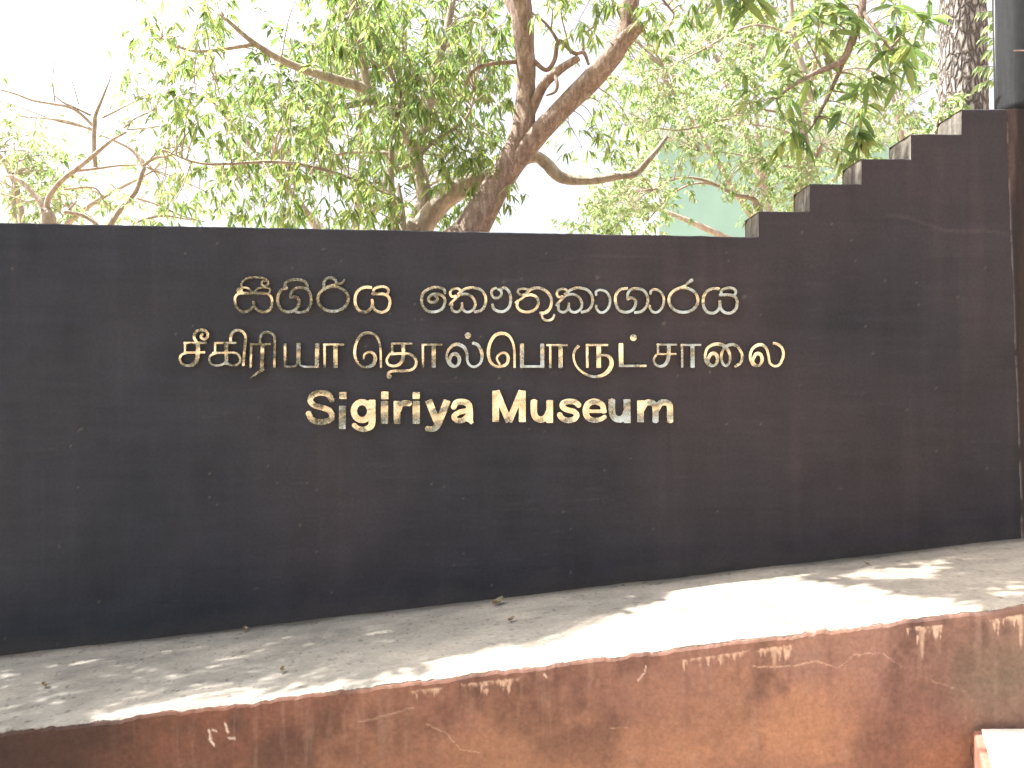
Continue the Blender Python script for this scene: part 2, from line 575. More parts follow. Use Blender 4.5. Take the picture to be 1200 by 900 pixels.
# the lower rows reach down to the earth; dense rows only in the upper 0.75 m
depth = np.where(T < 0.93, T / 0.93 * 0.78, 0.78 + (T - 0.93) / 0.07 * 0.6)
Z = zt[None, :] - depth
rim = np.clip(1 - depth / 0.012, 0, 1)
Y = front_y(X) + (fbm(X * 3, Z * 3 + 9, 33, 3) - 0.5) * 0.012 + (fbm(X * 18, Z * 18, 34, 3) - 0.5) * 0.004 + rim * 0.006
n1 = fbm(X * 1.6 + 4, Z * 2.6, 41, 5)
n2 = fbm(X * 5, Z * 4 + 3, 42, 5)
n3 = fbm(X * 22, Z * 2.5, 43, 4)           # vertical runs
n4 = fbm(X * 50, Z * 50, 44, 3)
base = np.array([.165, .075, .050]); dark = np.array([.075, .042, .035]); orange = np.array([.34, .185, .112]); pink = np.array([.255, .155, .125]); grey = np.array([.30, .21, .175])
C = np.ones(X.shape + (3,)) * base
def blend(C, c, f):
    f = np.clip(f, 0, 1)[..., None]
    return C * (1 - f) + np.array(c) * f
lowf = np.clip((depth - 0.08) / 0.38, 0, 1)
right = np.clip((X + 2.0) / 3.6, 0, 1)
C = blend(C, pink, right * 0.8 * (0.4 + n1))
C = blend(C, orange, np.clip((n1 * 1.3 + lowf * 0.55 - 0.75) * 2.2, 0, 1) * (0.35 + 0.5 * right))
C = blend(C, dark, np.clip((n2 - 0.48) * 4.0, 0, 1) * 0.85 * (1 - lowf * 0.5))
C = blend(C, dark, np.clip((n3 - 0.55) * 4, 0, 1) * 0.25 * (1 - lowf * 0.6))
C = blend(C, (.27, .18, .14), np.clip((fbm(X * 26 + 8, Z * 3, 46, 4) - 0.60) * 6, 0, 1) * 0.35)
C = blend(C, (.045, .028, .024), np.clip((-1.45 - X + (n1 - 0.5) * 1.2) / 0.55, 0, 1) * 0.9)      # near black towards the far left
gx = np.clip((X - 1.83) / 0.25, 0, 1) * np.clip(1 - abs(depth - 0.3) / 0.26, 0, 1)
C = blend(C, (.12, .09, .065), gx * 0.8)
# pale runs where the render has come away under the rim
for (xa, ya), (xb, yb), dr in (((480, 810), (520, 806), 5), ((540, 803), (610, 795), 9), ((800, 775), (880, 763), 8), ((885, 763), (928, 757), 10), ((1062, 737), (1105, 733), 8),
                               ((1160, 727), (1200, 721), 8)):
    x0, z0 = red_px(xa, ya); x1, z1 = red_px(xb, yb)
    inx = (X > x0) & (X < x1)
    line = z0 + (z1 - z0) * (X - x0) / (x1 - x0)
    below = line - Z
    drop = (fbm(X * 60, X * 0 + 1, 51, 5) ** 2.5) * dr * 0.0038 * 4.5 * (0.5 + n2)
    f = inx * (below > -0.004) * np.clip((drop - below) / 0.02, 0, 1)
    C = blend(C, (.50, .36, .27), f * np.clip((n4 - 0.28) * 4, 0.15, 0.85))
for px_, ya, yb, w in ((1080, 736, 775, 5), (908, 760, 785, 5), (1197, 722, 762, 5)):
    x0, z0 = red_px(px_, ya); x1, z1 = red_px(px_, yb)
    f = np.clip(1 - abs(X - x0 - (n3 - 0.5) * 0.02) / (w * 0.0038 * (0.4 + 0.6 * np.clip((Z - z1) / (z0 - z1), 0, 1))), 0, 1) * (Z < z0 + 0.003) * np.clip((Z - z1) / 0.04, 0, 1)
    C = blend(C, (.46, .33, .25), np.clip(f * 1.3, 0, 1) * 0.7)
# cracks and scratches (pale)
for pts, w, s in (([(882, 780), (925, 781), (958, 777), (982, 785), (1000, 769), (1035, 766), (1075, 790), (1110, 802), (1132, 809)], 0.0035, .6),
                  ([(1110, 815), (1128, 826), (1134, 845)], 0.004, .45), ([(500, 848), (522, 858), (540, 880), (562, 882)], 0.004, .5),
                  ([(420, 845), (450, 838), (485, 830)], 0.005, .4), ([(715, 850), (735, 852)], 0.004, .4),
                  ([(244, 856), (246, 866), (250, 874)], 0.006, .9), ([(264, 848), (267, 858)], 0.006, .9), ([(248, 856), (253, 858)], 0.005, .8), ([(268, 866), (275, 865)], 0.006, .9),
                  ([(757, 780), (755, 789), (747, 799)], 0.005, .7), ([(639, 790), (641, 793)], 0.007, .8)):
    wp = [red_px(*p) for p in pts]
    d = seg_dist(X + (n4 - 0.5) * 0.02, Z + (n2 - 0.5) * 0.045 + (n4 - 0.5) * 0.008, wp)
    fade = 1.0 if s > 0.65 else np.clip((n1 - 0.3) * 3 + (n4 - 0.4) * 2, 0.15, 1)
    C = blend(C, (.50, .35, .26) if s < .65 else (.7, .6, .52), np.clip((w * 1.1 - d) / w * 1.2, 0, 1) * s * fade)
d = seg_dist(X + (n4 - 0.5) * 0.008, Z, [red_px(*p) for p in ((1139, 873), (1138, 882), (1141, 893), (1143, 903))])
C = blend(C, (.06, .03, .025), np.clip((0.004 - d) / 0.003, 0, 1) * 0.8)
C *= ((0.86 + 0.28 * n4) * (0.86 + 0.34 * right))[..., None]  # bounced light painted in: brighter towards the right end
nx = len(xs)
V = np.stack([X, Y, Z], -1).reshape(-1, 3)
faces = [(j * nx + i, (j + 1) * nx + i, (j + 1) * nx + i + 1, j * nx + i + 1) for j in range(rows - 1) for i in range(nx - 1)]
faces = [f[::1] for f in faces]
bt = len(V)
top_b = np.stack([xs, front_y(xs) + 0.22, zt - 0.012], -1)
bot_b = np.stack([xs, front_y(xs) + 0.22, Z[-1]], -1)
faces += [(i, i + 1, bt + i + 1, bt + i) for i in range(nx - 1)]
faces += [(bt + i, bt + i + 1, bt + nx + i + 1, bt + nx + i) for i in range(nx - 1)]
V = np.concatenate([V, top_b, bot_b])
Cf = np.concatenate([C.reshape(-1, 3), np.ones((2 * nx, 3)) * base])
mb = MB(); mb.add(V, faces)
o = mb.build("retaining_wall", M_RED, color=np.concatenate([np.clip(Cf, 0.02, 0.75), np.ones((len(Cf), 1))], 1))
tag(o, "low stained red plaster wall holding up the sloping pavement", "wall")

# fill under the pavement
mb = MB()
xa, xb = -5.1, 4.95
pts = []
for x in (xa, xb):
    pts += [(x, front_y(x) + 0.2, ledge_z(x) - 0.04), (x, -0.01, ledge_z(x) - 0.04), (x, -0.01, -0.5), (x, front_y(x) + 0.2, -0.5)]
mb.add(pts, [(0, 1, 5, 4), (1, 2, 6, 5), (2, 3, 7, 6), (3, 0, 4, 7), (0, 3, 2, 1), (4, 5, 6, 7)])
tag(mb.build("terrain", M_EARTH), kind="structure")

# low lit block at the bottom right
blk = empty("cement_block", (2.6, -1.9, 0), "sunlit cream topped cement block against the red wall at bottom right", "block")
def prism(mb, poly, z0, z1, mi=0):
    n = len(poly)
    v = [(x, y, z0) for x, y in poly] + [(x, y, z1) for x, y in poly]
    f = [tuple(range(n, 2 * n)), tuple(range(n))[::-1]] + [(i, (i + 1) % n, n + (i + 1) % n, n + i) for i in range(n)]
    mb.add(v, f, mi=mi)
zb = 0.32
mb = MB(); prism(mb, [(2.045, -1.262), (1.855, -1.72), (1.70, -2.3), (3.6, -2.3), (3.6, -1.24)], -0.05, zb - 0.004)
o = mb.build("block_body", M_PINK, blk)
bv = o.modifiers.new("bevel", 'BEVEL'); bv.width = 0.012; bv.segments = 2
mb = MB(); prism(mb, [(2.075, -1.275), (1.893, -1.72), (1.738, -2.26), (3.57, -2.26), (3.57, -1.255)], zb - 0.02, zb + 0.006)
o = mb.build("block_top", M_BLOCK, blk)
bv = o.modifiers.new("bevel", 'BEVEL'); bv.width = 0.005; bv.segments = 2

# ------------------------------------------------------------------ dark museum wall with stepped top
STEPS = [(-6.2, 889, None), (889, 949, 249), (949, 1009.5, 217), (1009.5, 1067.5, 187), (1067.5, 1127, 158), (1127, 1216, 129)]
TH = 0.30
def low_top(x):
    return EYE + (450 - (262 + (x * 200 + 600) * 17 / 890)) * 0.005
wallmb = MB(); wcols = []
def wall_paint(x, z):
    a = fbm(x * 0.9 + 7, z * 0.9, 61, 4); b = fbm(x * 5, z * 3 + 2, 62, 4); c = fbm(x * 20, z * 1.4, 63, 4); d = vnoise(x * 70, z * 70, 64); e = vnoise(x * 31 + 5, z * 31, 65)
    g = 0.0255 * (0.80 + 0.16 * np.clip((x + 2.6) / 2.6, 0, 1) + 0.75 * (a - 0.5) + 0.45 * (b - 0.5) + 0.30 * (fbm(x * 3, z * 26, 73, 4) - 0.5) + 0.14 * (c - 0.5) + 0.25)
    warm = np.clip((x + 2.2) / 3.4, 0, 1) * 0.75 + (a - 0.5) * 0.9  # bluish glare painted in at the left, warm tone to the right
    C = np.stack([g * (0.80 + 0.36 * warm), g * (0.98 + 0.0 * warm), g * (1.36 - 0.26 * warm)], -1)
    run = np.clip((fbm(x * 12 + 3, z * 0.8, 66, 3) - 0.6) * 5, 0, 1)
    C = C * (1 + 0.16 * run[..., None] * np.array([1.1, .85, .75]))
    sp = (d > 0.95 + 0.04 * vnoise(x * 9, z * 9, 74)) * (e > 0.5) * (vnoise(x * 3, z * 3, 67) > 0.35)
    C = C * (1 - sp[..., None] * (0.15 + 0.4 * e[..., None])) + sp[..., None] * (0.15 + 0.4 * e[..., None]) * np.array([.13, .12, .11])
    sc = np.clip((fbm(x * 4 + 9, z * 60, 68, 3) - 0.70) * 8, 0, 1) * (fbm(x * 2, z * 2, 69, 2) > 0.52)
    C = C + sc[..., None] * 0.007
    # long hairline crack on the right
    cr = seg_dist(x + (d - 0.5) * 0.004, z + (b - 0.5) * 0.03, [((px - 600) * .005, EYE + (450 - py) * .005) for px, py in ((1040, 251), (1062, 253), (1082, 260), (1105, 268), (1130, 270), (1155, 270), (1183, 274))])
    C = blend(C, (.22, .19, .165), np.clip((0.013 - cr) / 0.012, 0, 1) * 0.09)
    for px, py, r in ((1023, 414, 2.2), (700, 325, 3), (872, 348, 3), (778, 379, 3), (520, 570, 2), (660, 600, 2), (1063, 480, 2), (985, 572, 2), (70, 640, 2), (300, 690, 2), (590, 330, 2)):
        dd = np.hypot(x - (px - 600) * .005, z - EYE - (450 - py) * .005)
        C = blend(C, (.10, .095, .09), np.clip((r * .005 - dd) / .006, 0, 1) * 0.6)
    # soil splashed on the foot
    ft = np.clip(1 - (z - ledge_z(x)) / (0.05 + 0.12 * fbm(x * 6, x * 0, 70, 3)), 0, 1)
    C = blend(C, (.075, .066, .055), ft * 0.4)
    return C
def wall_segment(x0, x1, topf, first=False, last=False):
    nxs = max(8, int((x1 - x0) / 0.011))
    xs = np.linspace(x0, x1, nxs)
    top = topf(xs)
    zs_n = 210
    t = np.linspace(0, 1, zs_n)
    X, Tt = np.meshgrid(xs, t)
    zbm = np.minimum(ledge_z(xs) - 0.08, 0.9) - 0.0
    Z = zbm[None, :] + (top - zbm)[None, :] * Tt
    Y = (fbm(X * 2.5, Z * 2.5, 71, 3) - 0.5) * 0.008 + (fbm(X * 11, Z * 11, 72, 3) - 0.5) * 0.004
    C = wall_paint(X, Z)
    V = np.stack([X, Y, Z], -1).reshape(-1, 3)
    f = [(j * nxs + i, j * nxs + i + 1, (j + 1) * nxs + i + 1, (j + 1) * nxs + i) for j in range(zs_n - 1) for i in range(nxs - 1)]
    wallmb.add(V, f, mi=0); wcols.append(C.reshape(-1, 3))
    # bevelled top arris, top, back, foot
    e = np.stack([xs, Y[-1], top], -1)
    e1 = np.stack([xs, Y[-1] + 0.008, top + 0.006], -1)
    k1 = np.stack([xs, np.full(nxs, TH), top + 0.004 - 0.0 * xs], -1)
    k2 = np.stack([xs, np.full(nxs, TH), np.full(nxs, -0.4)], -1)
    V = np.concatenate([e, e1, k1, k2]); g = []
    for r in range(3):
        g += [(r * nxs + i, r * nxs + i + 1, (r + 1) * nxs + i + 1, (r + 1) * nxs + i) for i in range(nxs - 1)]
    wallmb.add(V, g[:nxs - 1], mi=0); wcols.append(np.concatenate([wall_paint(xs, top)] * 4) * 1.3)
    wallmb.add(V, g[nxs - 1:], mi=1); wcols.append(np.full((len(V), 3), 0.2))
    return Y[:, 0], Z[:, 0], Y[:, -1], Z[:, -1]
def side_face(x, zlo, zhi, ny=14, nz=16):
    ys = np.linspace(0.006, TH, ny); zs = np.linspace(zlo, zhi, nz)
    Yg, Zg = np.meshgrid(ys, zs)
    lean = (Zg - zlo) * 0.02
    Xg = x + (fbm(Yg * 12, Zg * 12, 81, 3) - 0.5) * 0.010 + lean
    Zg = Zg + np.clip((Yg - 0.22) / 0.08, 0, 1) ** 2 * (Zg - zlo) / (zhi - zlo) * -0.025
    V = np.stack([Xg, Yg, Zg], -1).reshape(-1, 3)
    f = [(j * ny + i, (j + 1) * ny + i, (j + 1) * ny + i + 1, j * ny + i + 1) for j in range(nz - 1) for i in range(ny - 1)]
    wallmb.add(V, f, mi=1); wcols.append(np.full((len(V), 3), 0.2))
prev = None
for a, b, py in STEPS:
    x0 = a if py is None else (a - 600) * .005
    x1 = (b - 600) * .005
    if py is None:
        tf = lambda x: low_top(x) + (fbm(x * 9, x * 0 + 4, 91, 4) - 0.5) * 0.007
    else:
        zt_ = EYE + (450 - py) * .005
        tf = lambda x, z=zt_: z + (fbm(x * 9, x * 0 + z, 92, 4) - 0.5) * 0.008
    wall_segment(x0, x1, tf)
    if py is not None:
        side_face(x0 + 0.0015, prev(np.array([x0]))[0] - 0.01, tf(np.array([x0]))[0] + 0.004)
    prev = tf
WC = np.concatenate(wcols)
o = wallmb.build("museum_wall", [M_WALL, M_EDGE], color=np.concatenate([WC, np.ones((len(WC), 1))], 1))
tag(o, "dark painted museum wall with stepped right end carrying the brass lettering", "wall")

# pier at the right end, its left joint slightly out of plumb
mb = MB(); cols = []
zt_ = EYE + (450 - 128) * .005
zz = np.linspace(0.6, zt_, 160)
lf = np.interp(zz, [EYE - 0.9, zt_], [(1196.5 - 600) * .005, (1177 - 600) * .005])
us = np.linspace(0, 1, 120)
U, Zg = np.meshgrid(us, zz)
Xg = lf[:, None] + (5.0 - lf[:, None]) * U
Yg = np.full_like(Xg, -0.014) + (fbm(Xg * 5, Zg * 5, 95, 3) - 0.5) * 0.01
Yg = Yg + np.clip(1 - U / 0.02, 0, 1) ** 2 * 0.02
st = fbm(Xg * 24, Zg * 0.9, 96, 4); st2 = fbm(Xg * 4, Zg * 2, 97, 4)
C = np.ones(Xg.shape + (3,)) * np.array([.022, .018, .018])
C = blend(C, (.045, .027, .023), np.clip((st - 0.45) * 4, 0, 1) * 0.8)
C = blend(C, (.085, .066, .058), np.clip((st - 0.63) * 7, 0, 1) * 0.6)
C = blend(C, (.045, .04, .042), np.clip((1.75 - Zg) / 0.6, 0, 1) * 0.7 * st2 * 1.5)
jd = Xg - lf[:, None]
C = blend(C, (.2, .18, .165), np.clip((0.010 - jd) / 0.008, 0, 1) * np.clip((fbm(Zg * 9, Zg * 0, 98, 3) - 0.42) * 6, 0, 1))
V = np.stack([Xg, Yg, Zg], -1).reshape(-1, 3)
nu = len(us)
f = [(j * nu + i, j * nu + i + 1, (j + 1) * nu + i + 1, (j + 1) * nu + i) for j in range(len(zz) - 1) for i in range(nu - 1)]
mb.add(V, f); cols.append(C.reshape(-1, 3))
le = V[0::nu]; lb = le.copy(); lb[:, 1] = TH + 0.05
re = V[nu - 1::nu]; rb = re.copy(); rb[:, 1] = TH + 0.05
k = len(zz)
ring = np.concatenate([lb, le, re, rb])
f = [(i, k + i, k + i + 1, i + 1) for i in range(k - 1)] + [(2 * k + i, 3 * k + i, 3 * k + i + 1, 2 * k + i + 1) for i in range(k - 1)]
f.append((k - 1, 2 * k - 1, 3 * k - 1, 4 * k - 1))
mb.add(ring, f); cols.append(np.full((len(ring), 3), 0.06))
WC = np.concatenate(cols)
o = mb.build("wall_pier", M_WALL, color=np.concatenate([WC, np.ones((len(WC), 1))], 1))
tag(o, "brown streaked pier closing the dark wall at the right edge", "pier")

# grey column rising above the pier
col_e = empty("grey_column", (3.28, 0.16, zt_), "tall grey column with painted sun streaks standing on the pier at the right edge", "column")
mb = MB()
cx, cy = 3.335, 0.14
zs = np.linspace(zt_ + 0.001, zt_ + 3.2, 60)
ns = 48
ring = []
for z in zs:
    a = np.linspace(0, 2 * np.pi, ns, endpoint=False)
    r = 0.40
    sx = np.sign(np.cos(a)) * np.abs(np.cos(a)) ** 0.6 * r; sy = np.sign(np.sin(a)) * np.abs(np.sin(a)) ** 0.6 * 0.17
    nzv = (fbm(np.cos(a) * 2 + 4, z * 2 + np.sin(a), 99, 3) - 0.5) * 0.012
    lean = -(z - zt_) * 0.02
    ring.append(np.stack([cx + lean + sx * (1 + nzv), cy + sy * (1 + nzv), np.full(ns, z)], -1))
V = np.concatenate(ring)
f = [(j * ns + i, j * ns + (i + 1) % ns, (j + 1) * ns + (i + 1) % ns, (j + 1) * ns + i) for j in range(len(zs) - 1) for i in range(ns)]
f += [tuple(range(ns))[::-1], tuple(range((len(zs) - 1) * ns, len(zs) * ns))]
mb.add(V, f)
mb.build("column_shaft", M_COLUMN, col_e, smooth=True)
mb = MB()
q = P(1195, 59, -0.045)
tube(mb, [(q[0] - 0.03, -0.041, q[2]), (q[0] + 0.25, -0.041, q[2] + 0.002)], [0.004, 0.004], 6, 3)  # thin dark joint across the column, modelled as a rod
mb.build("joint_line", M_BARK, col_e)

# ------------------------------------------------------------------ brass letters: strokes traced as centre lines, cut from one sheet by marching squares
A_, B_, C_, D_, E_ = ((200, 310, 6.), (350, 310, 6.), (480, 310, 6.), (620, 310, 6.), (750, 310, 6.))
F_, G_ = (340, 440, 5.), (560, 440, 5.)
def ell(cx, cy, rx, ry, w, n=14):
    a = np.linspace(0, 2 * np.pi, n, endpoint=False)
    return ('O', w, [(cx + rx * math.cos(t), cy + ry * math.sin(t)) for t in a])
def c(w, *pts): return ('C', w, list(pts))
def l(w, *pts): return ('L', w, list(pts))
def dot(x, y, r): return ('D', 2 * r, [(x, y)])
def aa(x, ytop=562, x2=None, bar=None, ybot=725, dx=76):      # the tamil long-a sign: thin stem, bar, thick stem
    return [l(16, (x, ytop), (x, ybot)), l(14, (x - 9, ytop + 2), (x + 134, ytop + 2)), l(29, (x + dx, ytop), (x + dx, ybot))]
YA = [c(20, (520, 165), (470, 163), (425, 185), (403, 230), (405, 285), (430, 325), (475, 335), (510, 312), (522, 280), (520, 248)),
      c(20, (522, 290), (545, 325), (590, 337), (630, 315), (645, 270), (635, 230), (600, 210), (545, 208), (520, 208)),
      c(18, (530, 205), (535, 177), (570, 161), (610, 161), (635, 180), (630, 205), (610, 216))]
KA = [c(17, (330, 222), (300, 228), (287, 205), (300, 180), (335, 171), (362, 187), (362, 207), (330, 237), (298, 268), (283, 288)),
      c(18, (300, 275), (300, 318), (330, 335), (358, 322), (370, 295), (370, 272)),
      c(18, (370, 300), (385, 328), (420, 335), (455, 310), (462, 270), (440, 230), (400, 210), (350, 215)),
      c(19, (340, 214), (385, 178), (440, 165), (500, 180), (533, 225), (533, 280), (505, 322), (455, 336))]
def tr(st, sx=1, dx=0, dy=0, x0=0):
    return [(k, w, [(x0 + (x - x0) * sx + dx, y + dy) for x, y in p]) for k, w, p in st]
GLYPHS = [
 ("Sinhala letter like a double loop topped by a curl, first of the top row", A_, [
   c(18, (588, 262), (590, 290), (565, 320), (520, 335), (480, 315), (461, 270), (463, 230), (490, 206), (540, 204), (640, 204), (690, 208), (717, 240), (717, 290), (695, 325), (650, 336), (615, 320), (590, 290)),
   dot(493, 185, 22), c(13, (500, 165), (540, 165), (575, 188), (590, 202), (615, 175), (660, 163), (700, 170), (706, 190), (690, 207)),
   c(15, (505, 168), (510, 130), (540, 103), (600, 93), (660, 99), (690, 120), (688, 145), (665, 154), (648, 140), (655, 120), (678, 116))], []),
 ("two ring Sinhala letter under an arch, second of the top row", A_, [
   c(20, (828, 165), (785, 180), (762, 220), (762, 275), (790, 320), (840, 335), (885, 318), (908, 280), (905, 245), (880, 228), (848, 236)),
   c(18, (850, 240), (852, 205), (875, 175), (920, 164), (965, 178), (991, 220), (991, 280), (965, 325), (920, 338), (885, 336)),
   c(20, (808, 160), (815, 130), (850, 112), (900, 108), (945, 120), (966, 150), (968, 180))], []),
 ("round Sinhala letter with hook and tail on top, third in top row", B_, [
   ell(247, 244, 107, 87, 20), c(20, (183, 165), (183, 125), (205, 100), (240, 97), (265, 118), (270, 138)), c(15, (205, 158), (270, 140), (308, 131), (328, 106))], []),
 ("double bowled Sinhala letter ending the first word of the top row", B_, YA, []),
 ("spiral shaped Sinhala sign opening the second word of the top row", C_, [
   c(19, (250, 208), (245, 180), (210, 164), (160, 166), (110, 190), (88, 230), (92, 285), (125, 325), (175, 335), (225, 318), (250, 275), (245, 235), (210, 211), (165, 212), (137, 235), (140, 260), (165, 268), (190, 258), (198, 238), (178, 222))], []),
 ("looped Sinhala letter with a wide outer arc, right after the spiral sign", C_, KA, []),
 ("Sinhala sign shaped like a nine with open foot, between looped letters", C_, [
   c(18, (612, 166), (582, 180), (577, 210), (595, 236), (625, 236), (646, 212), (640, 185), (622, 175)),
   c(20, (636, 176), (670, 166), (700, 195), (711, 245), (700, 300), (665, 330), (625, 331), (592, 312), (582, 278))], []),
 ("looped Sinhala letter with a small cup hanging below it", C_, [
   c(16, (832, 205), (790, 216), (765, 205), (765, 182), (800, 173), (842, 182)), c(15, (835, 205), (785, 243), (742, 272)),
   c(19, (760, 255), (757, 300), (790, 330), (840, 335), (885, 315), (904, 275), (895, 237), (860, 216), (812, 220)),
   c(20, (818, 206), (860, 174), (910, 168), (960, 190), (994, 240), (990, 300), (960, 338), (912, 342)),
   c(16, (985, 315), (940, 345), (930, 358), (940, 383), (968, 395), (1003, 383), (1018, 352))], []),
 ("looped Sinhala letter with wide arc following the one with hanging cup", D_, tr(KA, 1, -93, 2), []),
 ("narrow hook shaped Sinhala vowel sign beside the second wide arc letter", D_, [
   c(17, (470, 218), (470, 192), (500, 180), (540, 195), (565, 240), (560, 295), (530, 333), (495, 338), (472, 312), (468, 288))], []),
 ("Sinhala letter of two linked rings without any arch, in the second word", D_, [
   c(20, (692, 170), (640, 176), (609, 215), (607, 270), (630, 320), (680, 337), (725, 320), (745, 280), (740, 250), (715, 235), (688, 247)),
   c(19, (690, 250), (692, 205), (715, 178), (760, 172), (805, 190), (829, 240), (820, 295), (785, 332), (735, 340))], []),
 ("narrow hook shaped Sinhala vowel sign just before the big round letter", D_, [
   c(17, (850, 210), (855, 187), (885, 178), (920, 195), (942, 240), (935, 295), (905, 333), (870, 336), (848, 312), (845, 288))], []),
 ("round Sinhala letter with a slanted tail on top, second last of the top row", D_, [
   ell(1080, 252, 102, 86, 20), ('C', (12, 14, 18, 26), [(1045, 168), (1090, 150), (1115, 130), (1142, 110)])], []),
 ("double bowled Sinhala letter ending the top row", E_, tr(YA, .95, 40, 8, 400), []),
 # ---- tamil row
 ("Tamil letter with a curl on top, first of the middle row", A_, [
   l(14, (100, 552), (264, 552)), l(15, (110, 546), (110, 625)), l(16, (110, 620), (252, 618)),
   ('C', (30, 30, 28, 20, 16, 16, 16, 16), [(200, 546), (199, 640), (182, 690), (140, 710), (95, 703), (73, 670), (85, 637), (122, 620)]),
   c(19, (195, 550), (176, 520), (178, 487), (205, 464), (245, 464), (268, 485), (265, 515), (240, 526), (221, 508), (234, 488))], []),
 ("Tamil letter with a tall hooked stem, second of the middle row", A_, [
   l(14, (312, 552), (472, 552)), l(15, (319, 547), (319, 625)), l(14, (300, 622), (450, 620)), l(27, (400, 550), (400, 705)),
   c(15, (330, 622), (288, 640), (277, 670), (295, 702), (340, 710), (382, 697), (402, 670)), c(15, (400, 622), (460, 622), (494, 645), (498, 680), (475, 706), (432, 708), (402, 690)),
   c(19, (430, 552), (433, 500), (455, 470), (490, 464), (524, 482), (537, 520), (530, 600), (521, 714))], []),
 ("Tamil letter with a hooked stem and a slanting foot, third of the middle row", A_, [
   l(16, (572, 555), (570, 726)), l(14, (565, 562), (712, 560)), l(26, (652, 560), (650, 745)), ('C', (24, 18, 5), [(662, 735), (620, 762), (568, 798)]),
   c(17, (636, 562), (636, 512), (655, 483), (690, 476), (724, 492), (738, 530), (738, 726))], []),
 ("Tamil letter of three upright stems on a base bar", A_, [
   l(17, (811, 556), (813, 724)), l(28, (905, 555), (905, 695)), c(14, (905, 686), (880, 714), (812, 718)), c(14, (905, 686), (936, 716), (1040, 720)), l(28, (1035, 555), (1032, 726))], []),
 ("two stemmed Tamil vowel sign ending the first Tamil word", B_, aa(188), []),
 ("tall arched Tamil sign with inner ring opening the second Tamil word", B_, [
   ('C', (15, 15, 16, 17, 20, 20, 20, 20, 18, 16, 18, 26, 26, 20, 16, 14, 14), [(582, 726), (580, 600), (565, 530), (535, 492), (490, 481), (445, 496), (412, 545), (398, 610), (408, 670), (440, 711), (485, 720), (528, 703), (543, 660), (530, 627), (500, 615), (468, 632), (461, 668), (485, 705)][:17])], []),
 ("Tamil letter with a long tail curling under it", B_, [
   l(14, (653, 557), (802, 557)), l(15, (661, 552), (661, 634)),
   c(18, (640, 630), (740, 627), (790, 634), (824, 665), (827, 705), (800, 738), (740, 749), (680, 748), (640, 758), (628, 785)), dot(640, 786, 18),
   ('C', (24, 24, 22, 18, 16, 16, 16), [(738, 552), (738, 650), (715, 698), (675, 714), (635, 704), (623, 670), (642, 632)])], []),
 ("two stemmed Tamil vowel sign after the letter with the curling tail", B_, aa(876, 563), []),
 ("wavy Tamil letter with a round dot floating above it", C_, [
   ('C', (22, 24, 26, 26, 20, 18, 16, 16, 17, 20, 25, 25, 20, 17, 17, 17, 18, 22, 26), [(284, 668), (300, 636), (332, 632), (352, 665), (343, 703), (315, 718), (282, 703), (264, 655), (272, 610), (300, 573), (340, 562), (382, 582), (404, 625), (408, 680), (430, 712), (465, 718), (500, 690), (510, 640), (500, 595)]),
   c(22, (504, 610), (480, 566), (443, 552)), c(18, (284, 660), (288, 690), (310, 712))], [dot(411, 500, 22)]),
 ("tall arched Tamil sign with inner ring in the middle of the row", C_, [
   ('C', (16, 16, 17, 20, 23, 23, 23, 23, 20, 18, 18, 22, 22, 18, 16, 14), [(738, 726), (736, 600), (720, 537), (690, 497), (645, 486), (600, 502), (566, 555), (554, 620), (567, 680), (600, 713), (645, 717), (682, 698), (694, 660), (680, 628), (650, 622), (622, 640)]),
   c(14, (624, 636), (614, 665), (636, 705))], []),
 ("open box shaped Tamil letter of two stems on a base bar", C_, [
   l(28, (790, 558), (790, 724)), l(17, (778, 717), (945, 717)), l(28, (932, 558), (932, 724))], []),
 ("two stemmed Tamil vowel sign right of the open box letter", C_, [l(16, (988, 566), (988, 728)), l(14, (962, 568), (1110, 568)), l(29, (1060, 566), (1060, 726))], []),
 ("Tamil letter wrapped by a wide sweeping loop underneath", D_, [
   l(18, (405, 562), (408, 726)), l(15, (398, 567), (552, 567)), l(32, (487, 562), (487, 726)),
   ('C', (14, 18, 26, 30, 30, 22, 18, 16, 15, 15, 18, 22), [(495, 638), (540, 640), (570, 662), (577, 702), (555, 748), (510, 780), (450, 788), (385, 765), (335, 720), (312, 660), (318, 610), (347, 572)])], []),
 ("L shaped Tamil letter with a round dot above it", D_, [l(32, (642, 555), (645, 720)), l(16, (640, 713), (822, 713))], [dot(730, 515, 24)]),
 ("square headed Tamil letter with round bowl, third last group of the middle row", D_, [
   l(13, (893, 563), (1036, 565)), l(15, (902, 557), (902, 636)), l(13, (900, 630), (1031, 630)),
   ('C', (27, 27, 24, 18, 16, 16, 16), [(978, 558), (975, 655), (953, 702), (918, 716), (885, 703), (872, 670), (892, 632)])], []),
 ("two stemmed Tamil vowel sign after the square headed letter near the end", D_, aa(1071, 564, dx=73), []),
 ("Tamil sign of two crossing loops, second last of the middle row", E_, [
   ('C', (22, 24, 26, 24, 18, 16, 17, 18, 18, 20, 24, 24, 20, 17, 17, 18, 18, 20, 22, 22, 18), [(472, 668), (494, 630), (526, 630), (540, 665), (527, 702), (498, 714), (467, 698), (453, 655), (462, 603), (490, 572), (540, 560), (588, 575), (620, 620), (626, 675), (603, 712), (577, 698), (565, 650), (577, 603), (605, 573), (650, 564), (688, 585)]),
   c(19, (683, 580), (710, 635), (700, 690), (658, 719)), c(17, (472, 660), (478, 690), (500, 712))], []),
 ("wavy Tamil letter without dot, last of the middle row", E_, [
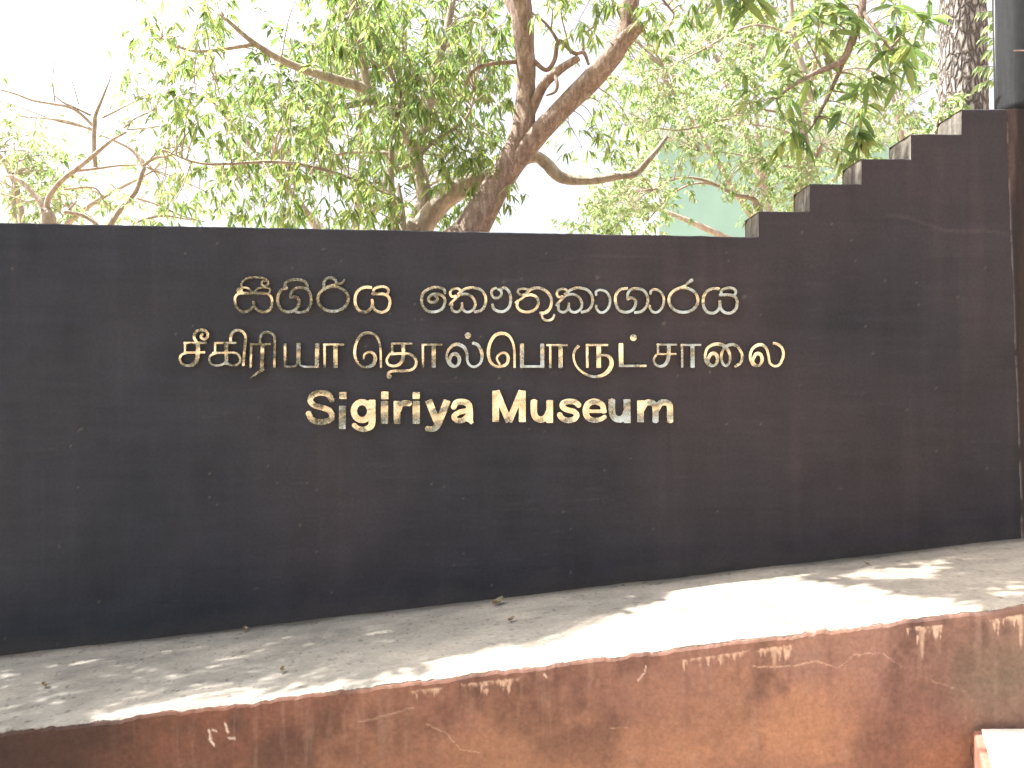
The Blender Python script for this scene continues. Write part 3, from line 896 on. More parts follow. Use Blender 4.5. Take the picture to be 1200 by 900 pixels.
   ('C', (22, 24, 24, 24, 18, 16, 17, 18, 20, 22, 22, 20, 18, 17, 17, 17, 18), [(786, 668), (808, 630), (838, 632), (852, 670), (838, 704), (810, 714), (780, 698), (766, 650), (778, 600), (810, 571), (848, 566), (880, 592), (896, 640), (906, 690), (935, 714), (970, 708), (993, 675)]),
   c(19, (985, 690), (1002, 640), (993, 592), (965, 564), (928, 553)), c(17, (786, 660), (790, 690), (812, 712))], []),
 # ---- english row
 ("brass capital S starting the bottom row", F_, [c(33, (252, 146), (228, 112), (185, 101), (140, 112), (121, 145), (145, 174), (190, 187), (234, 205), (250, 237), (228, 264), (180, 271), (132, 258), (109, 216))], []),
 ("brass lower case i that has slipped below its neighbours", F_, [l(40, (310, 178), (310, 311))], [l(42, (313, 98), (313, 137))]),
 ("brass lower case g in the bottom row", F_, [ell(425, 208, 47, 52, 36), ('C', (40, 40, 36, 30, 28, 28), [(483, 143), (483, 260), (474, 298), (437, 314), (400, 307), (376, 288)])], []),
 ("brass lower case i between the g and the r", F_, [l(42, (556, 150), (556, 281))], [l(43, (558, 95), (558, 137))]),
 ("brass lower case r in the bottom row", F_, [l(39, (629, 150), (629, 281)), c(34, (636, 205), (652, 170), (676, 161), (704, 163))], []),
 ("brass lower case i between the r and the y", F_, [l(42, (741, 150), (741, 281))], [l(42, (741, 98), (741, 136))]),
 ("brass lower case y in the bottom row", F_, [l(41, (812, 145), (868, 282)), ('C', (41, 41, 36, 32, 30), [(922, 145), (874, 270), (854, 304), (832, 313), (802, 310)])], []),
 ("brass lower case a ending the first word of the bottom row", F_, [('C', (32, 34, 36, 38, 38, 38), [(958, 188), (974, 160), (1010, 154), (1043, 166), (1052, 200), (1053, 268)]), c(30, (1050, 204), (995, 214), (962, 238), (978, 262), (1015, 260), (1048, 228)), l(22, (1050, 255), (1068, 280))], []),
 ("brass capital M starting the second word of the bottom row", G_, [l(40, (105, 90), (105, 271)), l(40, (260, 90), (260, 271)), l(38, (108, 90), (182, 270)), l(38, (257, 90), (182, 270))], []),
 ("brass lower case u between the M and the s", G_, [c(38, (328, 145), (328, 215), (343, 249), (375, 257), (402, 240), (416, 210)), l(39, (420, 145), (420, 276))], []),
 ("brass lower case s in the bottom row", G_, [c(32, (592, 176), (568, 156), (530, 152), (498, 162), (496, 184), (520, 200), (560, 211), (578, 233), (560, 256), (525, 262), (492, 250), (476, 226))], []),
 ("brass lower case e in the bottom row", G_, [l(20, (625, 209), (750, 209)), ('C', (32, 32, 34, 36, 36, 34, 30, 26, 24), [(735, 213), (726, 172), (685, 152), (645, 166), (630, 208), (645, 248), (685, 261), (720, 254), (744, 239)])], []),
 ("brass lower case u between the e and the m", G_, [c(38, (784, 140), (784, 215), (799, 247), (830, 256), (857, 239), (868, 210)), l(40, (871, 140), (871, 276))], []),
 ("brass lower case m ending the bottom row", G_, [l(39, (950, 146), (950, 273)), c(36, (956, 200), (980, 163), (1010, 158), (1032, 172), (1037, 200), (1037, 273)), c(36, (1043, 200), (1066, 163), (1095, 157), (1118, 170), (1122, 200), (1122, 273))], []),
]

def sdf_strokes(strokes, frame, GX, GY):
    x0, y0, s = frame
    out = np.full(GX.shape, 99.0)
    for kind, w, pts in strokes:
        pts = np.array(pts, float)
        q = np.stack([x0 + pts[:, 0] / s, y0 + pts[:, 1] / s], -1)
        if kind == 'D':
            out = np.minimum(out, np.hypot(GX - q[0, 0], GY - q[0, 1]) - w / s / 2)
            continue
        if kind == 'L':
            path = q
        else:
            path = catmull(q, 6, closed=(kind == 'O'))
        wv = np.asarray(w, float)
        if wv.ndim == 0:
            rad = np.full(len(path), wv / s / 2)
        else:
            rad = np.interp(np.linspace(0, 1, len(path)), np.linspace(0, 1, len(wv)), wv) / s / 2
        n = len(path) - 1
        for i in range(n):
            a, b = path[i], path[i + 1]
            ab = b - a; L = np.hypot(*ab) + 1e-9
            t = ((GX - a[0]) * ab[0] + (GY - a[1]) * ab[1]) / (L * L)
            perp = np.abs((GX - a[0]) * ab[1] - (GY - a[1]) * ab[0]) / L
            tc = np.clip(t, 0, 1)
            r = rad[i] * (1 - tc) + rad[i + 1] * tc
            d = np.hypot(GX - a[0] - tc * ab[0], GY - a[1] - tc * ab[1]) - r
            if kind != 'O':
                if i == 0:
                    d = np.where(t < 0, np.maximum(perp - r, -t * L), d)
                if i == n - 1:
                    d = np.where(t > 1, np.maximum(perp - r, (t - 1) * L), d)
            out = np.minimum(out, d)
    return out

def glyph_mesh(strokes, frame, yfront, yback, tilt, mb):
    x0, y0, s = frame
    allp = np.concatenate([np.array(p, float) for _, _, p in strokes])
    gx0, gx1 = x0 + allp[:, 0].min() / s - 7, x0 + allp[:, 0].max() / s + 7
    gy0, gy1 = y0 + allp[:, 1].min() / s - 7, y0 + allp[:, 1].max() / s + 7
    st = 0.55
    gx = np.arange(gx0, gx1, st); gy = np.arange(gy0, gy1, st)
    GX, GY = np.meshgrid(gx, gy)
    D = sdf_strokes(strokes, frame, GX, GY) + 1e-5
    cxm, cym = (gx0 + gx1) / 2, (gy0 + gy1) / 2
    verts, idx, front, edges = [], {}, [], []
    def vert(key, x, y):
        if key not in idx:
            idx[key] = len(verts)
            yy = yfront + tilt[0] * (x - cxm) * .005 + tilt[1] * (y - cym) * .005
            verts.append(((x - 600) * .005, yy, EYE + (450 - y) * .005))
        return idx[key]
    J, I = np.where((D[:-1, :-1] < 0) | (D[1:, :-1] < 0) | (D[:-1, 1:] < 0) | (D[1:, 1:] < 0))
    for j, i in zip(J, I):
        cor = [(j, i), (j, i + 1), (j + 1, i + 1), (j + 1, i)]
        poly, cuts = [], []
        for a in range(4):
            c0, c1 = cor[a], cor[(a + 1) % 4]
            d0, d1 = D[c0], D[c1]
            if d0 < 0:
                poly.append(vert(('c',) + c0, gx[c0[1]], gy[c0[0]]))
            if (d0 < 0) != (d1 < 0):
                t = d0 / (d0 - d1)
                k = ('e',) + tuple(sorted((c0, c1)))
                v = vert(k, gx[c0[1]] + (gx[c1[1]] - gx[c0[1]]) * t, gy[c0[0]] + (gy[c1[0]] - gy[c0[0]]) * t)
                poly.append(v); cuts.append((v, d0 < 0))
        if len(cuts) == 2:
            a, b = (cuts[0][0], cuts[1][0]) if cuts[0][1] else (cuts[1][0], cuts[0][0])
            edges.append((a, b))
        if len(poly) >= 3:
            front.append(tuple(poly))
    V = np.array(verts)
    V2 = V.copy(); V2[:, 1] = yback
    n = len(V)
    # rim: duplicate so the front stays flat shaded
    faces = front + [(a, b, n + b, n + a) for a, b in edges]
    mb.add(np.concatenate([V, V2]), faces)

for gi, (lab, frame, strokes, dots) in enumerate(GLYPHS):
    row = 0 if gi < 14 else (1 if gi < 32 else 2)
    word = "brass" in lab
    label = lab if word else "brass " + lab
    tilt = (rng.normal() * 0.05, rng.normal() * 0.05 + 0.005)
    mb = MB()
    glyph_mesh(strokes, frame, -0.022, 0.003, tilt, mb)
    V = np.concatenate(mb.v)
    org = np.array([(V[:, 0].min() + V[:, 0].max()) / 2, 0.0, V[:, 2].min()])
    grp = "brass letters fixed to the dark wall"
    if dots:
        e = empty("brass_letter", org, label, "letter", grp)
        mb.build("letter_body", M_BRASS, e)
        m2 = MB()
        glyph_mesh(dots, frame, -0.022, 0.003, (rng.normal() * 0.04, rng.normal() * 0.04), m2)
        m2.build("letter_dot", M_BRASS, e)
    else:
        tag(mb.build("brass_letter", M_BRASS, origin=org), label, "letter", grp)

# ------------------------------------------------------------------ trees
def path_px(pts):
    return [P(*p) for p in pts]

def limb(mb, pts, rads, store, sides=12, rough=0.12, seed=1):
    """pts: (px, py, y); rads in photo pixels"""
    w = path_px(pts)
    r = [q * (p[2] + DW) / F for q, p in zip(rads, pts)]
    path = tube(mb, w, r, sides, 8, rough, seed)
    store.extend(list(path))
    return path

# --- main tree
tm = empty("mango_tree", (-0.35, 2.0, 0), "big brown leaning tree with forked trunk rising behind the middle of the dark wall", "tree")
wood, leaves = MB(), MB()
ST = []
root = P(520, 330, 2.0); root0 = np.array([root[0] - 0.25, 2.0, -0.2])
trunk = [root0, root, P(551, 275, 2.0), P(580, 222, 2.0), P(602, 186, 2.0), P(613, 155, 2.0), P(617, 105, 2.02), P(615, 55, 2.0), P(609, -10, 1.95), P(596, -110, 1.7), P(560, -260, 1.3), P(500, -420, 0.8)]
ST += list(tube(wood, trunk, np.array([26, 19, 16.5, 16, 16.5, 13.5, 11.5, 12, 12, 10, 8, 4]) * 7.2 / F, 48, 14, 0.2, 3))
limb(wood, [(588, 214, 2.02), (604, 190, 1.98), (630, 158, 1.95), (665, 122, 1.9), (705, 80, 1.8), (730, 45, 1.75), (739, 5, 1.7), (760, -80, 1.5), (800, -220, 1.1), (830, -380, 0.7)], [7, 13, 12.5, 12, 12, 11, 10, 9, 7, 4], ST, 40, 0.18, 5)
limb(wood, [(535, 300, 2.02), (545, 268, 2.05), (566, 232, 2.06), (590, 205, 2.04)], [16, 13, 9, 5], ST, 30, 0.2, 27)
limb(wood, [(728, 50, 1.75), (742, 36, 1.7), (752, 30, 1.66)], [11, 9, 6.5], ST, 20, 0.15, 6)     # sawn stub
# twigs between the fork
limb(wood, [(617, 142, 2.0), (626, 122, 1.97), (637, 100, 1.9), (655, 83, 1.85), (678, 68, 1.85)], [6, 6, 5.5, 5, 4], ST, 14, 0.2, 7)
limb(wood, [(650, 86, 1.85), (653, 100, 1.8), (650, 108, 1.8), (640, 112, 1.8)], [2.6, 2.2, 1.8, 1.2], ST, 8, 0.1, 8)
limb(wood, [(624, 70, 2.0), (640, 82, 1.95), (650, 70, 1.9), (655, 48, 1.9), (672, 62, 1.85), (684, 62, 1.85), (690, 76, 1.85)], [3, 2.6, 2.6, 2.6, 2.4, 2.4, 1.5], ST, 8, 0.12, 9)
limb(wood, [(655, 50, 1.9), (640, 28, 1.9), (622, 14, 1.9)], [2.2, 1.6, 1.2], ST, 8, 0.1, 10)
limb(wood, [(683, 60, 1.85), (684, 42, 1.85), (700, 28, 1.8)], [2, 1.6, 1], ST, 8, 0.1, 11)
limb(wood, [(608, 72, 2.0), (575, 75, 1.9), (556, 82, 1.9), (545, 100, 1.9)], [3, 2.4, 2, 1.4], ST, 8, 0.1, 12)
# limbs out of frame that carry the canopy above the pavement
limb(wood, [(596, -110, 1.7), (470, -190, 1.2), (330, -260, 0.7), (180, -300, 0.3)], [7, 6, 4.5, 2.5], ST, 12, 0.1, 13)
limb(wood, [(560, -260, 1.3), (540, -300, 0.2), (530, -330, -0.8)], [6, 4.5, 2.5], ST, 12, 0.1, 15)
limb(wood, [(760, -80, 1.5), (700, -170, 0.6), (680, -260, -0.3)], [6, 4.5, 2.5], ST, 12, 0.1, 16)
# left limb sweeping into the crown above the bare tree
limb(wood, [(618, 40, 2.0), (560, -60, 2.3), (480, -90, 2.6), (400, -60, 2.8)], [8, 6, 5, 3], ST, 12, 0.1, 17)
# overhanging leafy branch at the right
BR = []
limb(wood, [(830, -380, 0.7), (930, -220, 0.75), (1000, -60, 0.8), (1010, 5, 0.8), (998, 48, 0.8), (985, 72, 0.8), (950, 88, 0.75), (925, 103, 0.7), (912, 116, 0.7)], [4, 4.5, 5, 5, 4.5, 4, 2.5, 2, 1.2], BR, 10, 0.1, 18)
limb(wood, [(1000, 45, 0.8), (983, 85, 0.9), (968, 118, 0.95), (950, 150, 0.95), (940, 160, 0.95)], [3.4, 2.6, 2.2, 1.6, 1.0], BR, 10, 0.1, 19)
limb(wood, [(1008, 10, 0.8), (1030, 40, 0.7), (1045, 60, 0.7)], [2.4, 1.8, 1.2], BR, 8, 0.1, 20)
limb(wood, [(760, -80, 1.5), (830, -50, 0.9), (858, -14, 0.5), (868, 2, 0.4)], [4, 3, 2, 1.2], BR, 8, 0.1, 21)
limb(wood, [(760, -80, 1.5), (740, -40, 1.4), (770, -8, 1.4), (790, 16, 1.4)], [3, 2.4, 1.8, 1], BR, 8, 0.1, 22)
near = [(1030, 52, .7), (1055, 18, .7), (1048, 60, .7), (1000, 92, .85), (940, 92, .75), (915, 118, .7), (895, 118, .7), (975, 30, .8), (950, 140, .95), (985, 128, .9), (975, 158, .95), (1005, 120, .9),
        (960, 60, .8), (925, 20, .9), (955, 20, .8), (1035, 5, .7), (1075, 30, .75), (990, 5, .8), (940, 165, .95), (1010, 165, 1.0)]
ctr = [P(*q) + rng.normal(size=3) * 0.03 for q in near]
grow(wood, leaves, BR, ctr, 0.12, 3, 8, 0.145, 0.15, droop=0.5, twig=0.004)
ctr = [P(868, 0, .4), P(845, -6, .45), P(885, -8, .4)]
grow(wood, leaves, BR, ctr, 0.06, 2, 6, 0.20, 0.15, droop=0.5, twig=0.004)
ctr = [P(px_, py_, 1.4 + rng.uniform(-.2, .4)) for px_, py_ in ((770, 10), (785, 30), (760, 35), (800, 12), (815, -5), (740, 5), (700, 12), (660, 10), (640, 6), (680, 20), (720, -12))]
grow(wood, leaves, BR + ST, ctr, 0.10, 3, 9, 0.11, 0.11, droop=0.8, twig=0.004)
ctr = [P(px_, py_, 2.1 + rng.uniform(-.2, .4)) for px_, py_ in ((700, 165), (722, 158), (682, 172), (742, 150), (712, 178), (740, 70), (715, 100), (690, 115), (755, 95), (668, 150))]
grow(wood, leaves, ST, ctr, 0.09, 3, 9, 0.10, 0.10, droop=0.9, twig=0.003)
# canopy over the pavement (above the frame): added for its shade, gaps shaped to the sunlit patches
ctr = []
tries = 0
while len(ctr) < 720 and tries < 20000:
    tries += 1
    gx_, gy_ = rng.uniform(-3.3, 3.4), rng.uniform(-1.55, 0.5)
    g_ = np.array([gx_, gy_, ledge_z(gx_)])
    h = rng.uniform(3.9, 5.6)
    p = g_ + SUNV * h / SUNV[2]
    px_, py_ = proj(g_)
    if lit_at(px_, py_) or proj(p)[1] > -75:
        continue
    ctr.append(p)
def shade_keep(t):
    a, b = proj(pavement_hit(t))
    u, w_ = proj(t)
    return not lit_at(a, b) and w_ < -45
canopy_limbs = ST + BR
grow(wood, leaves, canopy_limbs, ctr, 0.13, 3, 8, 0.13, 0.18, droop=0.5, twig=0.004, keep=shade_keep)
wood.build("trunk", M_BARK, tm, smooth=True)
leaves.build("crown", M_LEAF_MAIN, tm)

# --- leafy tree behind it: grey limb curving across, crown filling the left half
t2 = empty("leafy_tree", (-1.1, 2.9, 0), "dense green tree with drooping leaves and a grey curved limb left of the leaning trunk", "tree")
wood, leaves = MB(), MB(); ST = []
b0 = P(480, 290, 2.7)
ST += list(tube(wood, [np.array([b0[0] - 0.15, 2.7, -0.2]), P(474, 320, 2.7), P(488, 280, 2.7)], [0.24, 0.19, 0.15], 18, 6, 0.14, 30))
limb(wood, [(484, 290, 2.7), (500, 258, 2.7), (524, 230, 2.65), (555, 215, 2.6), (582, 205, 2.6), (605, 190, 2.6), (627, 184, 2.6), (640, 192, 2.6), (658, 208, 2.55), (690, 211, 2.5), (722, 206, 2.47), (745, 203, 2.45), (765, 182, 2.4), (782, 160, 2.4)],
     [15, 13.5, 13, 12, 10, 8, 6.5, 7, 6.2, 5, 5, 4.4, 3.2, 2.0], ST, 24, 0.24, 31)
limb(wood, [(500, 262, 2.75), (497, 225, 2.8), (488, 190, 2.8), (483, 165, 2.8)], [10, 9, 8, 5], ST, 14, 0.15, 32)
limb(wood, [(466, 290, 2.4), (460, 240, 2.4), (458, 190, 2.4), (462, 150, 2.4), (470, 115, 2.4)], [4.5, 4, 3.6, 3.2, 2.4], ST, 10, 0.15, 33)
limb(wood, [(475, 290, 2.3), (472, 250, 2.3), (466, 215, 2.35)], [3.4, 3, 2.4], ST, 8, 0.1, 34)
limb(wood, [(464, 200, 2.4), (485, 188, 2.3), (510, 165, 2.3), (545, 140, 2.3), (557, 108, 2.3)], [3, 2.6, 2.2, 2, 1.3], ST, 8, 0.1, 35)
limb(wood, [(485, 175, 2.8), (460, 130, 2.8), (430, 105, 2.8), (390, 92, 2.7), (340, 75, 2.6), (300, 52, 2.5), (262, 20, 2.4)], [6, 6, 6.5, 5.5, 4.5, 3.4, 2], ST, 12, 0.1, 36)
limb(wood, [(440, 118, 2.8), (400, 125, 2.7), (370, 128, 2.6), (340, 122, 2.6)], [4.4, 3.6, 3, 1.4], ST, 10, 0.1, 37)
limb(wood, [(460, 180, 2.4), (420, 178, 2.5), (390, 182, 2.6)], [3, 2.2, 1.4], ST, 8, 0.1, 38)
limb(wood, [(458, 230, 2.4), (400, 205, 2.3), (330, 190, 2.2), (240, 192, 2.1), (190, 175, 2.1)], [2.6, 2.2, 2, 1.6, 1], ST, 8, 0.1, 39)
limb(wood, [(430, 105, 2.8), (420, 40, 2.8), (400, -40, 2.9), (380, -140, 3.0)], [5, 4.5, 4, 2], ST, 10, 0.1, 40)
limb(wood, [(488, 190, 2.8), (510, 90, 3.0), (530, 0, 3.1), (540, -120, 3.2)], [6, 5, 4, 2], ST, 10, 0.1, 41)
limb(wood, [(300, 52, 2.5), (230, 60, 2.4), (190, 45, 2.3)], [2.6, 2, 1.2], ST, 8, 0.1, 42)
# (centre, radii, number of clusters)
BLOBS = [((450, 60), (110, 75), 80), ((520, 130), (75, 90), 85), ((400, 150), (80, 45), 34), ((320, 130), (75, 40), 15), ((235, 50), (75, 45), 22), ((300, 215), (75, 45), 22), ((400, 240), (80, 45), 38),
         ((560, 30), (45, 60), 22), ((470, -40), (140, 50), 28), ((560, 200), (30, 45), 12), ((230, 150), (50, 40), 8), ((420, 30), (45, 40), 14), ((200, 230), (50, 35), 6)]
ctr = []
for (cx_, cy_), (rx_, ry_), n_ in BLOBS:
    k = 0
    while k < n_:
        a, b = rng.uniform(-1, 1, 2)
        if a * a + b * b > 1:
            continue
        px_, py_ = cx_ + a * rx_, cy_ + b * ry_
        if 272 < px_ < 372 and -20 < py_ < 62:
            k += 0.34; continue
        if px_ > 585 and py_ > 110:
            k += 0.5; continue
        ctr.append(P(px_, py_, rng.uniform(1.7, 4.2))); k += 1
grow(wood, leaves, ST, ctr, 0.14, 3, 10, 0.105, 0.12, droop=0.95, twig=0.0035)
wood.build("trunk", M_BARK_GREY, t2, smooth=True)
leaves.build("crown", M_LEAF_MAIN, t2)

# --- nearly bare tree at the left
t3 = empty("bare_tree", (-2.9, 3.4, 0), "nearly bare branching tree with a few pale leaves behind the left end of the wall", "tree")
wood, leaves = MB(), MB(); ST = []
yb_ = 3.4
ST += list(tube(wood, [np.array([P(58, 300, yb_)[0], yb_, -0.2]), P(58, 300, yb_), P(53, 245, yb_)], [0.12, 0.075, 0.055], 14, 6, 0.16, 50))
def L3(pts, r, s, dy=0.0):
    limb(wood, [(a, b, yb_ + dy + 0.03 * i * (1 if s % 2 else -1)) for i, (a, b) in enumerate(pts)], [q * 0.62 for q in r], ST, 9, 0.2, s)
L3([(55, 262), (48, 238), (35, 222), (18, 208), (8, 206)], [7, 6, 5, 4.5, 3], 51)
L3([(54, 250), (58, 230), (72, 212), (90, 198), (112, 180), (130, 165), (148, 155)], [6, 5.5, 5, 4.5, 4, 3, 2], 52)
L3([(88, 200), (110, 198), (140, 194), (168, 193)], [3, 2.4, 2, 1.4], 53)
L3([(112, 196), (110, 170), (111, 145), (112, 135), (120, 115), (128, 95)], [4, 4, 4.4, 3.6, 2.4, 1.4], 54)
L3([(128, 266), (142, 244), (158, 226), (166, 205), (168, 194), (155, 176), (135, 165), (118, 158)], [6, 5, 4.8, 4.2, 4, 3.6, 3, 2], 55)
L3([(168, 194), (182, 185), (196, 183), (215, 176)], [3.2, 2.6, 2, 1.2], 56)
L3([(172, 190), (182, 180), (180, 172), (174, 168)], [2.4, 2, 1.4, 1], 57)
L3([(110, 148), (90, 130), (75, 124), (40, 118), (18, 110), (0, 105)], [3.2, 2.8, 2.6, 2.2, 1.8, 1.4], 58)
L3([(108, 152), (80, 142), (55, 139), (20, 136)], [2.6, 2.2, 1.8, 1], 59)
L3([(106, 135), (88, 126), (74, 120), (64, 112)], [2.6, 2, 1.8, 1], 60)
L3([(105, 150), (85, 146), (62, 140), (30, 128), (0, 118)], [2.2, 2, 1.6, 1.4, 1], 61)
L3([(145, 150), (160, 138), (178, 130)], [1.8, 1.4, .8], 62); L3([(120, 138), (140, 128), (162, 117)], [2, 1.5, .8], 63)
L3([(150, 152), (172, 150), (192, 147)], [1.6, 1.2, .8], 64); L3([(75, 222), (110, 220), (122, 236), (133, 246)], [2, 1.8, 1.6, 1], 65)
L3([(160, 232), (185, 240), (210, 252), (240, 260)], [2.4, 2, 1.6, 1], 66); L3([(155, 262), (190, 253), (225, 258)], [2.4, 2.2, 1.2], 67)
L3([(172, 196), (200, 206), (245, 226)], [1.6, 1.3, .9], 68); L3([(75, 248), (95, 252), (112, 262), (118, 270)], [3.6, 4, 3, 3], 69)
L3([(65, 125), (62, 95), (64, 70)], [1.4, 1, .7], 70); L3([(92, 122), (86, 100), (80, 85)], [1.2, 1, .6], 71); L3([(0, 226), (25, 234), (50, 245)], [1.4, 1.2, 1], 72)
ctr = [P(*q, yb_ + rng.uniform(-.5, .7)) for q in ((20, 150), (10, 165), (40, 160), (25, 180), (5, 190), (60, 170), (130, 75), (160, 85), (178, 110), (200, 120), (145, 155), (195, 155), (185, 235), (200, 235), (150, 240), (160, 250), (90, 240), (220, 240), (10, 250), (30, 240), (235, 200), (215, 215), (170, 100), (205, 90))]
grow(wood, leaves, ST, ctr, 0.15, 3, 7, 0.085, 0.16, droop=0.8, twig=0.003)
wood.build("trunk", M_BARK_PALE, t3, smooth=True)
leaves.build("crown", M_LEAF_PALE, t3)

# --- small leaved tree at the right of the gap
t4 = empty("feathery_tree", (3.0, 3.9, 0), "slender tree with arching twigs and small bright leaves behind the lowest wall step", "tree")
wood, leaves = MB(), MB(); ST = []
yb_ = 3.9
ST += list(tube(wood, [np.array([P(944, 300, yb_)[0], yb_, -0.2]), P(944, 300, yb_), P(944, 215, yb_), P(943, 185, yb_), P(940, 140, yb_), P(946, 100, yb_), P(930, 40, yb_), P(925, -40, yb_)], [0.11, 0.085, 0.075, 0.065, 0.045, 0.04, 0.03, 0.02], 12, 8, 0.15, 80))
def L4(pts, r, s):
    limb(wood, [(a, b, yb_ - 0.07 * i * (1 if s % 2 else -1)) for i, (a, b) in enumerate(pts)], [q * 0.7 for q in r], ST, 8, 0.2, s)
L4([(947, 195), (958, 180), (962, 170)], [7, 6, 3], 81); L4([(941, 165), (925, 155), (910, 150), (880, 145)], [3.4, 3, 2.2, 1.2], 82)
L4([(890, 262), (885, 235), (862, 228), (840, 217), (815, 209), (790, 210), (765, 222)], [5, 4.5, 3.4, 3, 2.6, 2, 1], 83)
L4([(870, 232), (830, 215), (800, 220), (775, 240), (760, 258)], [2.4, 2, 1.8, 1.4, .8], 84)
L4([(940, 140), (890, 128), (850, 140), (800, 152), (770, 150)], [2.6, 2.2, 1.8, 1.4, .8], 85)
L4([(940, 120), (970, 90), (1010, 80), (1050, 100)], [2.6, 2, 1.6, 1], 86); L4([(930, 40), (880, 30), (820, 60), (780, 80)], [2.4, 2, 1.5, .8], 87)
L4([(944, 200), (900, 190), (860, 180), (820, 178)], [2.4, 2, 1.5, .8], 88)
tube(wood, [np.array([P(888, 300, yb_)[0], yb_, -0.2]), P(889, 280, yb_), P(886, 240, yb_)], [0.07, 0.05, 0.045], 10, 6, 0.1, 89)
BLOBS = [((870, 150), (110, 45), 60), ((800, 235), (60, 30), 22), ((740, 245), (55, 30), 26), ((900, 205), (60, 35), 34), ((980, 200), (45, 35), 22), ((930, 245), (50, 18), 16), ((840, 90), (100, 50), 40), ((730, 110), (50, 70), 22), ((690, 30), (60, 40), 14), ((720, 255), (50, 22), 14), ((1040, 60), (50, 50), 16), ((1010, 140), (50, 50), 22), ((760, 190), (60, 25), 12)]
ctr = []
for (cx_, cy_), (rx_, ry_), n_ in BLOBS:
    for _ in range(n_):
        a = rng.uniform(0, 6.28); r_ = math.sqrt(rng.random())
        px_, py_ = cx_ + math.cos(a) * r_ * rx_, cy_ + math.sin(a) * r_ * ry_
        if 790 < px_ < 862 and 222 < py_ < 275:
            continue
        ctr.append(P(px_, py_, yb_ + rng.uniform(-0.9, 1.4)))
grow(wood, leaves, ST, ctr, 0.15, 4, 10, 0.065, 0.2, droop=0.5, simple=True, twig=0.003)
wood.build("trunk", M_BARK_PALE, t4, smooth=True)
leaves.build("crown", M_LEAF_PALE, t4)

# --- furrowed trunk at the right
t5 = empty("furrowed_tree", (3.6, 1.9, 0), "thick straight tree with grey furrowed bark behind the top of the steps", "tree")
wood, leaves = MB(), MB(); ST = []
y5 = 1.9
d5 = (y5 + DW) / F
x5 = P(1129, 60, y5)[0]
zs = np.linspace(-0.2, 11.5, 300); ns = 96
ring = []
a = np.linspace(0, 2 * np.pi, ns, endpoint=False)
for z in zs:
    r = 26.5 * d5 * (1 - 0.03 * (z - 4)) + 0.10 * math.exp(-max(z, 0) * 1.5)
    rid = np.abs(vnoise(a * 26 / 6.283 * 1.0 + 50 + 0.6 * vnoise(a * 5, np.full(ns, z * 3), 203), np.full(ns, z * 3.2), 201) - 0.5) * 2
    rid[-1] = rid[0]
    rr = r * (1 + 0.05 * (rid - 0.4))
    ring.append(np.stack([x5 - 0.012 * (z - 4) + np.cos(a) * rr, y5 + np.sin(a) * rr, np.full(ns, z)], -1))
V = np.concatenate(ring)
f = [(j * ns + i, j * ns + (i + 1) % ns, (j + 1) * ns + (i + 1) % ns, (j + 1) * ns + i) for j in range(len(zs) - 1) for i in range(ns)]
f.append(tuple(range((len(zs) - 1) * ns, len(zs) * ns)))
wood.add(V, f)
top5 = np.array([x5 - 0.05, y5, 11.0])
for k in range(6):
    an = k * 1.05 + 0.3
    e_ = top5 + np.array([math.cos(an) * 2.2, math.sin(an) * 2.2, 1.6])
    ST += list(tube(wood, [top5 - np.array([0, 0, 0.6 * (k % 3)]), (top5 + e_) / 2 + np.array([0, 0, .5]), e_], [0.1, 0.07, 0.03], 10, 6, 0.1, 90 + k))
ctr = [top5 + np.array([1.0 + rng.normal() * 1.5, rng.normal() * 1.5, 1.0 + rng.normal() * 0.7]) for _ in range(90)]
grow(wood, leaves, ST, ctr, 0.22, 3, 9, 0.12, 0.16, droop=0.5, simple=True, twig=0.006)
wood.build("trunk", M_FURROW, t5, smooth=True)
leaves.build("crown", M_LEAF_DARK, t5)

# --- young tree with bright hand-like leaves between furrowed trunk and column
t6 = empty("young_tree", (3.15, 0.9, 0), "thin young tree with bright green leaflets between furrowed trunk and grey column", "tree")
wood, leaves = MB(), MB(); ST = []
ST += list(tube(wood, [np.array([3.45, 0.9, -0.1]), P(1185, 150, 0.9), P(1182, 60, 0.9), P(1178, 0, 0.9), P(1172, -60, 0.9)], [0.03, 0.022, 0.016, 0.012, 0.006], 8, 6))
B, D, LL = [], [], []
for px_, py_, ex, ey in ((1182, 20, 1148, 14), (1182, 25, 1158, 30), (1184, 62, 1155, 42), (1184, 70, 1160, 58), (1184, 85, 1146, 78), (1184, 95, 1148, 98), (1180, 5, 1160, -10), (1184, 40, 1168, 28)):
    a_, b_ = P(px_, py_, 0.9), P(ex, ey, 0.85 + rng.uniform(-.1, .1))
    tube(wood, [a_, (a_ + b_) / 2 + np.array([0, 0, 0.02]), b_], [0.004, 0.003, 0.002], 4, 4)
    for s_ in np.linspace(0.25, 1, 7):
        for sg in (-1, 1):
            B.append(a_ * (1 - s_) + b_ * s_ + np.array([0, 0, 0.02 * math.sin(s_ * 3.14)]))
            D.append(unit(b_ - a_) * 0.8 + np.array([0.1 * sg, 0.5 * sg, -0.75 + rng.normal() * 0.2])); LL.append(0.07 * rng.uniform(.8, 1.25))
B, D, LL = np.array(B), np.array(D), np.array(LL)
leaf_mesh(leaves, B, D, LL, LL * 0.17)
wood.build("trunk", M_BARK_GREY, t6, smooth=True)
leaves.build("crown", M_LEAF_PALE, t6)

